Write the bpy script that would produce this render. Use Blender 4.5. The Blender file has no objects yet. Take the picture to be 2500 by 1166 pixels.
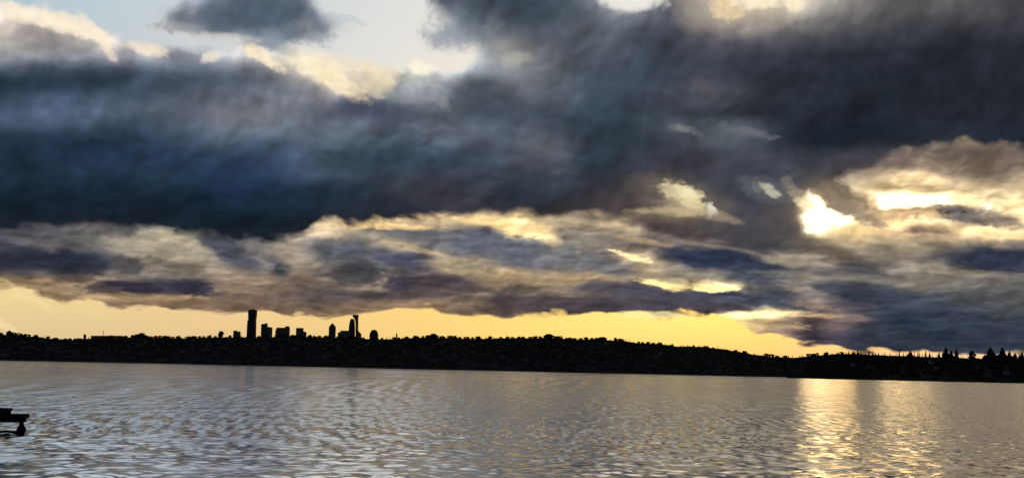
import bpy, bmesh, math, random
import numpy as np
from mathutils import Matrix, Vector

random.seed(7)
RNG = np.random.default_rng(11)
scene = bpy.context.scene
COL = scene.collection

# ------------------------------------------------------------------ camera
CAM_H = 5.0
FPX = 3250.0                       # focal length in photograph pixels
PITCH, ROLL = math.atan(318.4 / FPX), math.radians(1.237)
fwd = Vector((0, math.cos(PITCH), math.sin(PITCH)))
rgt0 = Vector((1, 0, 0))
up0 = rgt0.cross(fwd)
c_r = math.cos(ROLL) * rgt0 + math.sin(ROLL) * up0
c_u = -math.sin(ROLL) * rgt0 + math.cos(ROLL) * up0
cam_data = bpy.data.cameras.new("camera")
cam_data.sensor_width = 36.0
cam_data.lens = 36.0 * FPX / 2500.0
cam_data.clip_start = 0.5
cam_data.clip_end = 120000.0
cam = bpy.data.objects.new("camera", cam_data)
COL.objects.link(cam)
rot = Matrix((c_r, c_u, -fwd)).transposed()
cam.matrix_world = Matrix.Translation((0, 0, CAM_H)) @ rot.to_4x4()
scene.camera = cam


def px_dir(x, y):
    """direction of a point of the photograph"""
    x, y = float(x), float(y)
    return (fwd + (x - 1250.0) / FPX * c_r - (y - 583.0) / FPX * c_u).normalized()


def px_azel(x, y):
    d = px_dir(x, y)
    return math.atan2(d.x, d.y), math.asin(d.z)


def at(x, y, Y):
    """the world point seen at pixel x, y that lies Y metres in front"""
    d = px_dir(x, y)
    k = Y / d.y
    return Vector((d.x * k, Y, CAM_H + d.z * k))


# ------------------------------------------------------------------ exposure
scene.render.engine = 'CYCLES'
scene.view_settings.view_transform = 'Standard'
scene.view_settings.look = 'None'
scene.view_settings.exposure = 0.0
scene.view_settings.gamma = 1.0
scene.view_settings.use_curve_mapping = False
scene.cycles.max_bounces = 6
scene.cycles.use_adaptive_sampling = True
scene.cycles.adaptive_threshold = 0.02
scene.cycles.adaptive_min_samples = 16
scene.cycles.sample_clamp_indirect = 4.0

# ------------------------------------------------------------------ sun behind the clouds
SUN_AZ, SUN_EL = px_azel(2025, 535)
sun_data = bpy.data.lights.new("sun", 'SUN')
sun_data.energy = 0.0042
sun_data.angle = math.radians(2.4)
sun_data.color = (1.0, 0.62, 0.20)
sun = bpy.data.objects.new("sun", sun_data)
COL.objects.link(sun)
sd = Vector((math.sin(SUN_AZ) * math.cos(SUN_EL), math.cos(SUN_AZ) * math.cos(SUN_EL), math.sin(SUN_EL)))
sun.rotation_euler = (-sd).to_track_quat('-Z', 'Y').to_euler()
sun.location = sd * 300

# ------------------------------------------------------------------ sky: Nishita behind two procedural cloud layers
# Each row: elevation step of the cloud layer, given as "azimuth step:colour" knots (display colours).
VEIL = {
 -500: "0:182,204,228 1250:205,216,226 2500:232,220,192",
 0: "0:166,196,212 200:192,211,219 400:200,214,222 700:207,217,226 1000:216,223,226 1200:220,223,222 1500:232,232,226 1850:252,236,206 2500:240,228,208",
 150: "0:185,204,220 300:196,207,222 700:211,219,223 1000:222,226,226 1500:232,230,222 2500:240,226,200",
 420: "0:236,226,206 2500:244,226,190",
 690: "0:252,224,162 250:250,222,165 500:245,215,160 1000:249,218,142 1300:250,222,140 1600:255,231,142 1750:255,231,150 1900:252,225,150 2100:250,214,140 2500:246,214,168",
 800: "0:232,208,156 300:238,209,156 600:241,209,152 900:248,213,138 1200:249,219,132 1500:250,222,134 1680:253,228,128 1800:252,221,122 1900:249,209,130 2100:246,206,134 2500:246,212,172",
 860: "0:238,212,164 300:240,208,156 600:242,206,154 1000:248,213,140 1400:250,222,136 1700:248,212,136 1900:246,206,132 2100:244,206,150 2500:238,206,176",
}
DECK = {
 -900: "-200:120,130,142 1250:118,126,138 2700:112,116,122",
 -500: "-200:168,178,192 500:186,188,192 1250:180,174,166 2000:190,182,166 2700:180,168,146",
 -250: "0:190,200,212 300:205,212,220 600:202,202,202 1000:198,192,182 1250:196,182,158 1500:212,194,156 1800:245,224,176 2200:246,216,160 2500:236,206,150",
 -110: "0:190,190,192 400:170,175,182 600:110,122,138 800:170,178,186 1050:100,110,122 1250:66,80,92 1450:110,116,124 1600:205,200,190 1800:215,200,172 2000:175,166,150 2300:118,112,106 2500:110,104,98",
 0: "0:240,226,208 250:225,215,205 450:170,172,178 560:96,108,124 640:84,97,114 730:100,112,128 800:180,186,192 1020:150,155,165 1060:86,95,108 1200:64,74,86 1300:58,74,86 1400:74,84,94 1460:150,155,162 1560:170,172,172 1620:118,118,128 1700:120,120,122 1750:205,190,165 1800:250,226,184 1840:255,240,205 1880:215,192,160 1945:248,232,200 2000:200,196,186 2080:120,116,112 2200:94,92,92 2300:80,80,80 2500:74,72,80",
 22: "0:250,234,212 60:252,236,214 110:250,234,210 250:215,210,205 400:190,190,192 450:120,130,142 540:86,98,116 640:80,94,112 740:92,105,122 790:150,160,168 1020:170,176,184 1080:98,108,120 1160:92,104,116 1220:64,74,86 1300:58,74,86 1400:76,84,94 1460:120,128,138 1560:140,142,146 1640:96,98,112 1720:128,124,122 1765:225,198,164 1830:246,214,168 1870:180,166,148 1940:228,206,170 2000:160,158,152 2100:112,108,106 2200:92,88,90 2350:78,78,80 2500:70,68,78",
 50: "0:222,210,196 50:205,194,184 90:214,202,190 130:250,234,208 170:252,236,210 300:210,210,208 380:190,186,182 440:98,112,126 520:80,94,114 620:78,92,112 700:88,102,120 770:102,114,128 820:170,180,186 1050:165,172,180 1100:128,138,148 1150:104,118,130 1200:90,100,112 1260:62,74,86 1340:66,76,88 1440:88,94,104 1540:108,116,126 1620:84,90,106 1720:120,116,118 1765:208,184,152 1800:150,144,140 1900:146,142,140 2000:124,122,120 2080:100,96,98 2200:78,76,78 2300:66,66,74 2400:80,76,74 2500:72,68,78",
 78: "0:212,200,184 60:165,160,160 120:156,152,158 180:180,172,166 220:250,232,204 260:240,224,204 400:195,188,180 470:196,188,178 540:120,128,140 600:100,112,128 700:96,108,124 760:108,120,132 820:190,196,200 1050:170,174,180 1090:150,155,165 1150:108,118,130 1200:118,122,128 1260:104,108,116 1330:76,84,96 1420:86,92,100 1520:98,104,114 1600:70,78,92 1700:92,90,98 1790:130,124,120 1900:112,110,112 2000:100,98,100 2060:80,78,84 2200:62,64,72 2300:52,56,66 2420:64,62,66 2500:58,58,68",
 105: "0:202,192,178 60:164,158,156 130:148,148,156 200:160,154,154 240:230,214,196 275:252,238,212 320:200,196,192 600:140,150,160 640:112,124,140 680:170,176,184 730:124,134,148 790:180,188,194 1040:180,184,190 1070:150,155,166 1120:180,184,190 1180:140,142,144 1240:146,142,138 1300:98,102,110 1400:84,92,102 1500:78,88,98 1600:60,70,86 1700:78,80,90 1800:84,82,88 1880:68,68,78 1960:74,70,78 2050:58,62,70 2200:44,50,60 2300:40,48,56 2500:40,44,52",
 130: "0:172,166,160 100:152,150,150 200:154,150,152 270:140,140,150 310:152,148,154 345:235,220,200 380:226,212,196 410:126,130,146 450:112,118,132 500:165,168,174 540:225,216,206 590:248,230,204 640:254,236,206 680:220,216,212 740:228,224,214 1000:226,222,212 1060:180,186,190 1130:205,208,208 1180:140,144,150 1220:150,148,142 1290:126,122,122 1340:96,100,108 1440:82,88,100 1540:72,80,92 1640:62,70,84 1740:74,74,84 1850:58,60,72 1950:50,52,62 2100:42,48,58 2300:36,42,52 2500:38,42,50",
 150: "0:140,142,146 100:144,144,150 200:148,144,148 300:136,138,150 400:126,132,146 470:112,120,134 540:128,134,146 600:146,146,154 640:210,196,180 670:244,224,196 700:170,162,160 730:252,236,200 760:254,238,204 800:226,214,198 860:240,226,204 940:220,216,208 1020:248,240,214 1080:222,224,220 1160:200,204,204 1200:136,142,148 1250:160,160,152 1300:120,120,126 1360:92,98,106 1460:74,82,94 1600:66,74,86 1720:60,66,78 1850:50,56,68 1950:46,50,60 2100:40,46,56 2300:36,40,50 2500:36,42,50",
 168: "0:104,110,124 60:68,82,98 150:52,68,86 240:50,66,84 300:70,82,100 400:94,104,118 500:108,116,130 580:98,108,124 640:124,130,142 690:150,146,148 725:246,228,196 770:254,236,200 815:226,212,192 860:216,206,194 900:246,232,202 935:214,210,204 985:190,196,192 1035:252,242,212 1065:220,222,216 1130:222,224,218 1160:190,196,198 1200:124,132,140 1250:138,140,144 1300:110,114,122 1360:90,98,106 1450:66,76,88 1600:58,70,82 1720:56,66,78 1850:46,56,68 2000:42,48,58 2200:36,42,52 2500:36,40,48",
 192: "0:42,62,76 100:44,58,78 250:48,64,82 400:64,78,96 500:72,84,102 600:74,86,104 650:100,108,122 720:130,134,146 760:190,178,162 800:252,232,196 850:250,230,192 890:206,194,178 925:236,218,184 955:170,170,168 985:130,136,140 1030:160,164,164 1065:200,200,198 1100:140,146,150 1140:88,96,106 1200:98,106,116 1250:128,130,136 1290:108,114,122 1350:90,98,106 1450:72,80,92 1550:60,72,84 1650:56,66,78 1720:74,72,82 1780:60,64,74 1900:44,48,58 2100:36,44,54 2500:34,38,46",
 215: "0:38,58,72 100:40,54,74 220:52,68,86 350:66,82,100 500:80,92,108 600:88,98,112 700:122,126,136 780:136,134,142 815:220,202,174 845:236,214,180 870:150,148,152 900:112,118,132 930:190,178,162 960:128,130,138 1000:146,150,154 1040:170,172,172 1080:128,134,142 1140:78,88,100 1200:80,90,102 1260:112,116,124 1350:88,94,104 1450:64,76,88 1600:62,70,82 1720:78,74,82 1760:72,72,80 1900:42,48,58 2200:36,42,50 2500:34,38,46",
 240: "0:52,70,86 150:74,90,110 300:72,86,106 400:92,102,118 500:94,98,112 600:106,112,122 700:120,124,134 790:118,120,132 835:176,166,156 860:80,88,108 910:66,76,98 950:104,110,122 1010:136,138,144 1060:114,118,128 1150:76,86,98 1250:86,92,102 1350:86,92,102 1450:58,72,84 1600:60,66,80 1720:78,76,84 1780:62,64,74 1900:42,48,56 2200:34,40,48 2500:34,38,46",
 275: "0:72,86,108 150:78,92,116 300:94,104,124 400:84,98,114 500:102,106,116 600:116,116,122 650:112,118,125 750:94,102,114 850:68,76,96 900:68,76,96 950:78,86,100 1000:86,96,108 1050:92,100,112 1150:74,84,96 1200:64,76,90 1300:70,80,92 1400:58,68,80 1500:50,64,76 1600:58,66,76 1750:48,58,68 1900:36,42,52 2100:32,38,48 2500:38,44,52",
 312: "0:48,64,84 100:70,84,104 200:74,86,108 290:50,70,90 400:80,92,114 500:96,102,118 600:118,124,132 700:106,116,126 800:90,98,110 860:114,122,132 950:84,90,106 1050:96,104,116 1150:92,100,110 1250:78,86,98 1350:60,70,82 1450:50,64,76 1600:54,66,76 1655:104,108,112 1690:66,72,80 1750:84,90,98 1815:104,108,114 1850:88,92,100 1890:40,46,58 2000:30,38,48 2100:28,36,46 2300:34,40,50 2500:34,40,52",
 345: "0:36,50,68 100:34,52,74 250:38,58,80 350:38,58,80 450:54,70,92 550:84,98,112 650:72,90,118 750:90,100,116 850:82,98,112 950:72,88,102 1100:90,98,112 1200:74,82,96 1250:76,84,96 1310:90,96,102 1370:84,86,98 1420:54,64,76 1500:50,60,72 1600:54,62,74 1720:74,80,90 1790:84,92,100 1850:64,70,82 1900:42,50,60 2000:28,36,46 2200:30,36,46 2350:48,50,56 2420:40,48,58 2500:28,38,48",
 385: "0:30,46,60 100:32,52,72 230:32,46,72 350:38,58,80 500:46,66,92 600:52,74,100 680:66,86,114 750:80,94,116 850:62,80,95 950:52,70,86 1050:50,68,84 1200:66,76,90 1300:84,88,98 1360:84,86,98 1420:52,64,76 1500:44,58,68 1650:62,62,74 1800:66,66,76 1870:56,64,74 1950:62,64,74 2050:54,56,68 2100:72,68,70 2200:80,74,72 2500:40,46,54",
 430: "0:30,48,62 150:30,46,60 300:36,54,72 450:36,56,74 600:36,54,80 680:44,62,86 750:58,72,90 850:55,66,80 950:55,62,74 1050:55,60,72 1200:52,60,72 1350:56,64,74 1450:44,54,64 1550:64,62,72 1700:70,66,72 1800:56,62,74 1900:66,72,84 1960:84,82,82 2010:72,68,72 2100:60,56,62",
 465: "0:24,36,50 200:26,38,54 400:28,40,56 600:30,48,74 700:28,46,64 800:34,44,60 900:38,48,60 1000:60,62,70 1100:64,62,68 1250:48,56,68 1350:45,54,64 1500:66,62,68 1600:76,68,68 1750:58,62,72 1850:66,68,78 1900:76,78,86 2000:84,78,78",
 500: "0:20,32,44 150:24,34,48 300:24,36,48 450:22,36,46 600:26,42,64 680:24,40,56 750:26,40,52 850:36,46,58 950:38,44,56 1100:58,56,64 1250:38,46,56 1400:56,54,60 1550:76,66,66 1700:70,66,72 1850:66,68,76 1950:84,80,80",
 535: "0:26,34,44 300:28,36,46 500:22,34,44 700:24,36,48 790:36,42,52 900:38,42,50 1050:36,42,52 1200:68,60,60 1350:50,48,52 1500:72,62,60 1700:76,72,76 1900:80,76,78",
 570: "0:34,40,48 300:30,38,46 500:22,32,42 700:26,34,44 900:40,42,50 1400:60,54,54 1800:80,76,78 2000:84,80,80",
}
GAP = {   # 1 where the front layer is cloud, 0 where it opens on clear sky
 -900: "0:.8 1250:.8 2500:.8",
 -500: "0:.5 1250:.65 2500:.75",
 -250: "0:.4 400:.45 700:.4 1000:.55 1400:.7 2500:.8",
 -110: "0:.2 400:.25 600:.75 800:.3 1050:.85 1250:1 1450:.8 1530:.4 1650:.6 1800:.6 2000:.9 2500:1",
 0: "0:.25 60:.2 300:.1 440:.25 520:.8 640:1 720:.85 790:.2 1000:.0 1040:.5 1090:1 1430:1 1470:.4 1520:.1 1580:.15 1630:.9 1740:1 2500:1",
 22: "0:.65 40:.6 90:.45 140:.2 340:.1 410:.4 470:.9 640:1 740:.95 790:.35 900:.0 1020:.2 1080:.75 1160:1 1430:1 1490:.6 1540:.3 1600:.8 1700:1 2500:1",
 50: "0:1 80:.9 130:.65 175:.35 215:.1 340:.1 385:.5 450:.95 600:1 700:1 780:.75 830:.4 900:.1 1030:.15 1080:.5 1140:.8 1220:1 2500:1",
 78: "0:1 160:.9 205:.7 240:.5 275:.15 380:.3 440:.5 520:.65 600:.9 680:.95 770:.75 840:.2 1030:.2 1080:.55 1150:.8 1230:1 2500:1",
 105: "0:1 220:.95 265:.7 300:.3 340:.25 420:.15 560:.25 620:.6 670:.5 710:.45 750:.6 800:.15 1000:.1 1050:.4 1120:.5 1170:.7 1230:1 2500:1",
 130: "0:1 280:1 330:.75 380:.75 420:.7 460:.55 510:.4 560:.45 600:.65 650:.6 700:.15 900:.05 1000:.1 1060:.3 1120:.2 1160:.5 1210:.9 1260:1 2500:1",
 150: "0:1 440:1 490:.8 540:.75 600:.95 670:.9 710:.5 740:.75 790:.6 850:.5 900:.3 960:.2 1020:.55 1060:.3 1120:.2 1170:.5 1210:.95 2500:1",
 168: "0:1 600:1 690:1 730:.9 800:.85 870:.75 920:.55 960:.35 1010:.6 1050:.6 1100:.35 1150:.5 1190:.85 1240:1 2500:1",
 192: "0:1 700:1 780:1 880:.95 930:.8 970:.75 1020:.65 1070:.6 1110:.8 1150:1 2500:1",
 215: "0:1 820:1 900:1 960:.95 1040:.85 1100:1 2500:1",
 260: "0:1 2500:1",
}
DECK_EDGE = "-300:552 0:560 100:553 200:548 250:549 330:568 400:561 470:576 560:583 640:592 700:588 742:578 768:546 800:544 900:544 1000:541 1100:533 1160:525 1220:528 1300:532 1450:530 1540:524 1600:521 1660:526 1710:532 1760:562 1800:592 1900:590 1940:520 1960:465 2010:452 2060:432 2100:412 2150:396 2200:378 2300:352 2400:350 2500:368 2800:372"
LOW_EDGE = "-300:690 0:691 60:699 100:720 130:728 165:733 185:716 205:712 235:728 255:741 300:738 400:742 520:749 575:753 590:764 610:758 640:747 700:753 760:766 830:763 900:757 960:750 1000:748 1060:752 1100:766 1140:758 1250:763 1320:764 1400:758 1480:761 1600:762 1700:760 1765:759 1790:772 1825:798 1870:806 1925:815 1955:838 2000:833 2050:848 2100:851 2150:850 2200:856 2300:858 2500:858 2800:858"
LOW = {
 340: "1500:80,80,84 1900:84,80,82 2100:98,90,86 2300:108,97,90 2500:104,92,84 2700:104,92,84",
 372: "1900:74,72,78 2080:92,86,84 2200:116,103,94 2300:114,102,94 2400:98,90,84 2500:112,98,90",
 405: "1900:70,70,76 2000:92,88,86 2060:80,74,76 2130:124,110,98 2220:142,126,110 2300:122,108,98 2400:104,90,84 2450:110,96,86 2500:126,108,96",
 435: "1600:190,170,135 1900:80,80,84 1960:100,96,92 2010:80,74,76 2050:160,146,122 2130:176,158,130 2180:225,198,155 2205:240,212,162 2240:222,196,152 2280:200,176,140 2350:166,146,122 2420:140,126,108 2500:166,148,122",
 462: "1590:120,108,94 1620:205,190,150 1650:238,222,172 1685:240,220,170 1715:110,102,96 1750:70,68,74 1840:76,76,82 1875:185,182,160 1895:150,145,128 1915:86,80,80 1955:196,180,146 1985:140,130,114 2015:84,76,78 2055:150,138,122 2085:194,172,138 2150:206,182,142 2195:222,194,150 2250:206,180,142 2350:214,190,148 2450:202,182,146 2500:192,174,142",
 488: "1590:98,88,80 1640:170,155,125 1668:236,214,164 1692:228,206,160 1715:120,110,100 1745:62,62,70 1850:70,70,78 1915:112,104,96 1948:255,240,195 1980:330,300,235 2005:250,222,172 2040:150,132,112 2075:118,110,106 2105:196,172,140 2128:262,232,172 2155:520,440,290 2200:540,455,300 2250:480,410,275 2300:500,425,285 2340:280,252,200 2400:262,242,192 2460:242,212,162 2500:236,206,156",
 512: "1590:130,116,102 1640:182,162,128 1690:212,188,145 1715:140,126,112 1740:205,198,178 1765:88,82,82 1850:76,72,76 1930:106,96,90 1958:240,215,165 1985:345,318,258 2030:335,305,245 2055:235,200,150 2095:150,134,116 2130:150,130,112 2155:250,226,174 2200:232,196,148 2250:220,184,140 2295:172,150,128 2330:116,108,106 2375:124,118,112 2412:248,228,178 2442:134,122,112 2472:228,198,152 2500:258,232,174",
 538: "0:70,68,72 700:90,84,82 765:188,172,148 850:196,168,126 950:206,176,128 1050:190,165,128 1130:190,166,130 1230:232,202,146 1290:236,206,146 1320:178,160,130 1400:156,142,122 1500:168,150,122 1560:140,124,108 1610:104,94,88 1700:88,78,76 1800:82,76,76 1900:90,84,82 1945:120,108,98 1968:270,250,200 2000:350,330,275 2060:340,315,250 2095:262,244,190 2130:246,216,162 2180:240,206,152 2230:252,226,170 2270:240,206,154 2320:224,190,146 2370:132,122,114 2420:176,158,132 2455:146,128,114 2500:242,210,158",
 562: "0:88,84,86 100:98,95,96 200:105,102,100 300:116,112,108 335:138,132,120 380:150,142,122 425:172,160,132 450:130,118,106 520:80,76,80 600:85,82,82 700:110,104,98 765:184,170,146 800:196,176,144 840:172,156,130 900:130,125,118 1000:104,104,108 1060:152,142,126 1120:115,115,116 1180:98,98,108 1240:200,176,138 1270:244,212,152 1300:244,214,154 1335:222,196,148 1365:150,138,118 1450:126,118,110 1540:168,148,120 1580:116,104,96 1650:92,82,78 1720:78,72,78 1780:94,86,82 1850:85,80,80 1935:92,86,82 1962:255,236,186 1995:300,270,205 2050:248,218,160 2120:242,208,152 2200:226,190,142 2240:140,122,108 2300:190,165,130 2380:242,210,152 2440:252,222,162 2500:226,196,150",
 582: "0:86,84,90 150:92,88,92 250:118,114,110 350:144,136,122 430:164,152,130 465:150,140,122 490:100,98,100 560:86,86,92 620:108,104,102 700:134,124,112 755:160,146,126 800:140,130,116 870:130,124,114 930:150,138,118 1010:116,112,110 1070:112,110,110 1150:102,104,110 1220:98,102,110 1270:150,138,124 1310:236,206,150 1345:238,208,152 1380:124,118,112 1450:132,124,112 1530:126,116,106 1600:112,104,96 1680:112,100,94 1760:124,112,102 1820:84,80,82 1900:86,82,82 1965:120,108,98 2020:176,156,126 2090:190,168,134 2160:184,164,130 2240:170,152,124 2290:150,134,114 2360:206,178,138 2430:200,176,138 2500:180,160,130",
 603: "0:80,78,84 80:76,76,82 150:84,82,88 220:108,104,102 290:134,127,116 350:138,130,118 420:146,138,122 460:160,148,128 500:118,114,112 545:92,92,98 590:122,118,114 650:126,119,112 700:146,134,118 745:148,136,120 765:104,103,106 850:104,103,106 905:120,114,110 960:176,158,128 1000:172,154,126 1040:130,122,114 1120:106,106,110 1200:112,110,112 1260:104,108,116 1310:112,112,116 1350:150,140,124 1380:205,182,140 1415:130,122,114 1500:128,118,108 1560:118,108,102 1650:98,90,90 1720:112,102,96 1780:82,80,86 1850:84,82,86 1900:96,90,86 1960:84,80,80 2020:90,84,82 2090:150,136,114 2150:134,124,108 2230:150,138,116 2300:124,114,102 2370:120,112,106 2420:92,90,92 2500:116,110,104",
 628: "0:56,60,70 80:54,58,68 150:58,62,72 200:56,62,72 245:84,84,88 300:102,98,94 315:92,90,88 340:138,128,114 385:126,116,106 430:148,136,118 480:156,142,122 520:128,122,116 560:100,100,106 620:132,126,118 680:128,118,110 740:140,128,114 780:92,94,100 850:108,108,110 900:106,104,108 945:84,86,98 1000:82,82,92 1040:84,84,92 1080:165,146,118 1130:174,154,122 1200:134,124,114 1260:118,116,116 1350:116,116,116 1420:122,118,116 1480:116,110,108 1535:205,180,138 1580:196,170,132 1620:110,104,102 1680:76,76,86 1750:60,68,84 1830:64,70,84 1880:120,112,102 1920:150,138,120 1980:148,136,118 2050:106,96,90 2150:122,112,100 2250:114,104,96 2330:82,80,84 2420:60,66,78 2500:60,66,78",
 652: "0:62,64,72 60:76,72,74 120:86,76,76 170:58,60,70 230:62,64,72 280:100,92,88 315:80,80,82 355:140,126,110 420:126,116,104 480:118,110,104 540:142,128,112 590:118,112,110 640:136,126,112 695:76,78,82 730:146,132,114 780:124,114,104 840:92,86,84 900:88,86,88 940:112,104,98 975:86,84,90 1030:112,104,100 1070:150,134,112 1140:134,126,114 1180:150,136,116 1228:162,144,118 1300:126,118,110 1400:122,118,114 1480:122,116,112 1555:142,130,114 1600:196,170,130 1640:144,134,118 1700:134,126,116 1770:96,96,100 1830:68,74,86 1890:80,82,88 1960:104,98,96 2050:94,90,92 2130:88,86,90 2180:132,124,110 2250:136,126,112 2330:108,100,94 2420:76,76,80 2500:108,102,94",
 674: "0:136,120,96 60:116,98,82 120:140,120,94 175:94,80,74 230:140,120,96 290:122,112,100 340:118,108,100 390:112,104,98 430:118,108,100 480:122,112,104 540:148,130,110 620:140,124,106 700:106,94,88 740:120,106,94 790:132,116,100 840:82,78,78 895:74,72,74 940:136,118,98 975:78,74,80 1020:96,88,88 1060:90,82,82 1120:112,100,92 1180:150,132,108 1240:162,140,110 1300:150,132,108 1400:166,144,114 1480:160,140,112 1540:150,134,112 1600:150,136,116 1680:138,128,116 1750:132,122,110 1800:84,84,90 1850:80,82,90 1880:112,108,104 1950:132,124,112 2030:126,118,108 2100:88,86,92 2180:126,120,108 2260:126,120,110 2350:120,114,104 2450:106,102,98 2500:110,106,100",
 698: "0:176,152,112 60:146,126,98 120:142,122,98 200:148,128,98 245:92,84,80 290:76,70,74 320:90,82,80 345:60,60,70 390:78,74,78 415:92,84,82 440:58,60,68 480:74,70,74 530:124,108,94 600:142,122,102 700:124,108,94 780:104,94,88 840:118,106,96 900:134,118,100 940:140,122,100 985:92,86,84 1040:90,82,80 1100:82,74,76 1150:86,78,78 1200:138,120,100 1260:120,106,94 1300:150,132,106 1420:128,114,100 1500:90,84,86 1560:100,98,98 1590:180,158,116 1615:248,220,150 1660:252,224,155 1685:170,152,118 1715:246,218,150 1750:262,238,165 1790:242,212,146 1820:130,120,108 1880:98,96,98 1950:122,114,106 2050:78,80,86 2120:72,76,86 2180:122,116,108 2280:112,108,104 2350:106,102,98 2500:102,100,96",
 722: "0:160,140,108 90:150,135,105 150:140,120,95 250:166,142,108 320:150,128,100 400:154,130,102 480:146,124,98 560:124,106,90 640:118,102,88 720:106,94,84 780:92,84,80 840:98,90,86 880:82,78,78 950:86,78,78 1030:94,84,80 1100:124,108,94 1180:132,116,98 1240:90,80,78 1300:98,88,82 1380:116,104,94 1450:102,92,90 1530:100,94,94 1600:96,90,92 1680:86,84,90 1760:84,84,94 1850:82,84,94 1920:72,78,90 1990:124,110,100 2050:72,74,84 2120:62,70,82 2200:78,82,90 2300:80,82,86 2400:88,88,88 2500:90,90,88",
 742: "0:140,120,96 500:124,104,86 580:108,90,78 700:114,98,86 800:104,90,80 900:126,106,88 1000:136,114,94 1100:130,112,94 1200:124,106,90 1240:86,76,76 1300:82,72,74 1400:84,76,76 1500:80,74,78 1600:84,78,82 1700:84,80,86 1800:84,82,90 1880:78,80,88 1940:96,88,88 2000:134,118,106 2050:120,106,100 2090:78,80,88 2150:62,70,82 2250:72,76,86 2400:80,82,84 2500:82,82,82",
 764: "0:150,126,96 600:118,98,82 1000:140,118,94 1250:92,80,74 1400:86,76,74 1600:92,82,82 1740:96,86,84 1775:205,178,130 1800:266,244,180 1860:262,244,175 1900:270,246,180 1940:240,204,142 1975:140,118,102 2020:124,106,96 2060:120,106,100 2090:84,82,90 2200:62,70,80 2350:70,76,86 2500:78,80,82",
 790: "0:150,126,96 1250:150,126,96 1780:230,200,140 1830:210,182,130 1880:176,152,114 1930:112,100,96 1960:92,82,84 1990:84,74,78 2020:112,96,92 2060:110,94,90 2100:82,78,84 2200:58,66,76 2350:62,68,80 2500:66,72,82",
 820: "1800:200,170,126 1920:150,128,106 1970:84,76,80 2050:70,68,80 2150:58,64,74 2500:58,64,74",
 850: "1900:150,126,106 2050:76,70,74 2100:62,64,72 2300:58,64,74 2500:66,70,78",
 900: "1900:150,126,106 2100:70,68,72 2500:70,72,78",
}


def knots(txt):
    xs, vs = [], []
    for tok in txt.split():
        x, v = tok.split(":")
        xs.append(float(x))
        vs.append([float(q) for q in v.split(",")])
    return np.array(xs), np.array(vs)


NT = 220
TU = np.linspace(0, 1, NT)
TV = np.linspace(0, 1, NT)
U_SPREAD, V_SPREAD = 24.0, 9.0


def tu_to_az(t):
    s = (t - 0.5) * 2
    s = np.clip(s, -0.8823, 0.8823)
    return np.sign(s) * U_SPREAD * np.abs(s) / (1 - np.abs(s))


def tv_to_el(t):
    t = np.clip(t, 0, 0.909)
    return V_SPREAD * t / (1 - t)


AZ, EL = np.meshgrid(np.radians(tu_to_az(TU)), np.radians(tv_to_el(TV)))      # [el, az]
DX, DY, DZ = np.sin(AZ) * np.cos(EL), np.cos(AZ) * np.cos(EL), np.sin(EL)
_f = DX * fwd.x + DY * fwd.y + DZ * fwd.z
_fs = np.maximum(_f, 0.25)
PX = 1250 + FPX * (DX * c_r.x + DY * c_r.y + DZ * c_r.z) / _fs
PY = 583 - FPX * (DX * c_u.x + DY * c_u.y + DZ * c_u.z) / _fs
FRONT = np.clip((42 - np.abs(np.degrees(AZ))) / 16, 0, 1) * np.clip((34 - np.degrees(EL)) / 14, 0, 1)
FRONT = FRONT * FRONT * (3 - 2 * FRONT)


def field(rows, beyond, sharpen=0.0):
    """smooth layer field on the azimuth/elevation grid from its rows of knots"""
    ys = sorted(rows)
    n = len(knots(rows[ys[0]])[1][0])
    px = np.clip(PX, -250, 2750)
    stack = []
    for y in ys:
        x, v = knots(rows[y])
        stack.append(np.stack([np.interp(px, x, v[:, c]) for c in range(n)], -1))
    stack = np.array(stack)
    yy = np.clip(PY, ys[0], ys[-1])
    i = np.clip(np.searchsorted(ys, yy, side='right') - 1, 0, len(ys) - 2)
    y0, y1 = np.array(ys)[i], np.array(ys)[i + 1]
    t = ((yy - y0) / (y1 - y0))[..., None]
    ii, jj = np.meshgrid(np.arange(NT), np.arange(NT), indexing='ij')
    out = stack[i, ii, jj] * (1 - t) + stack[i + 1, ii, jj] * t
    if n == 3:                                   # keep tints broad, detail in the brightness
        lum = out.mean(-1, keepdims=True) + 1e-3
        tint = out / lum
        kb = np.hanning(9)[1:-1]
        kb /= kb.sum()
        for axis in (0, 1):
            pad = [(0, 0)] * 3
            pad[axis] = (3, 3)
            q = np.pad(tint, pad, mode='edge')
            m = q.shape[axis]
            tint = sum(kb[d] * np.take(q, range(d, m - 6 + d), axis) for d in range(7))
        out = lum * tint
    if sharpen:
        k = np.array([1, 2, 3, 2, 1.0]) / 9
        for axis in (0, 1):
            pad = [(0, 0)] * 3
            pad[axis] = (2, 2)
            q = np.pad(out, pad, mode='edge')
            m = q.shape[axis]
            bl = sum(k[d] * np.take(q, range(d, m - 4 + d), axis) for d in range(5))
            out = out + sharpen * (out - bl)
    b = np.stack([np.interp(np.degrees(EL), beyond[0], np.array(beyond[1])[:, c]) for c in range(n)], -1)
    out = out * FRONT[..., None] + b * (1 - FRONT[..., None])
    return out


world = bpy.data.worlds.new("World")
scene.world = world
world.use_nodes = True
world.cycles.sampling_method = 'NONE'
NTREE = world.node_tree
NTREE.nodes.clear()
NN, NL = NTREE.nodes, NTREE.links


def _in(sock, v):
    if isinstance(v, bpy.types.NodeSocket):
        NL.new(v, sock)
    elif v is not None:
        sock.default_value = v


def M(op, a, b=None, c=None, clamp=False):
    n = NN.new('ShaderNodeMath')
    n.operation = op
    n.use_clamp = clamp
    _in(n.inputs[0], a)
    _in(n.inputs[1], b)
    if c is not None:
        _in(n.inputs[2], c)
    return n.outputs[0]


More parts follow.
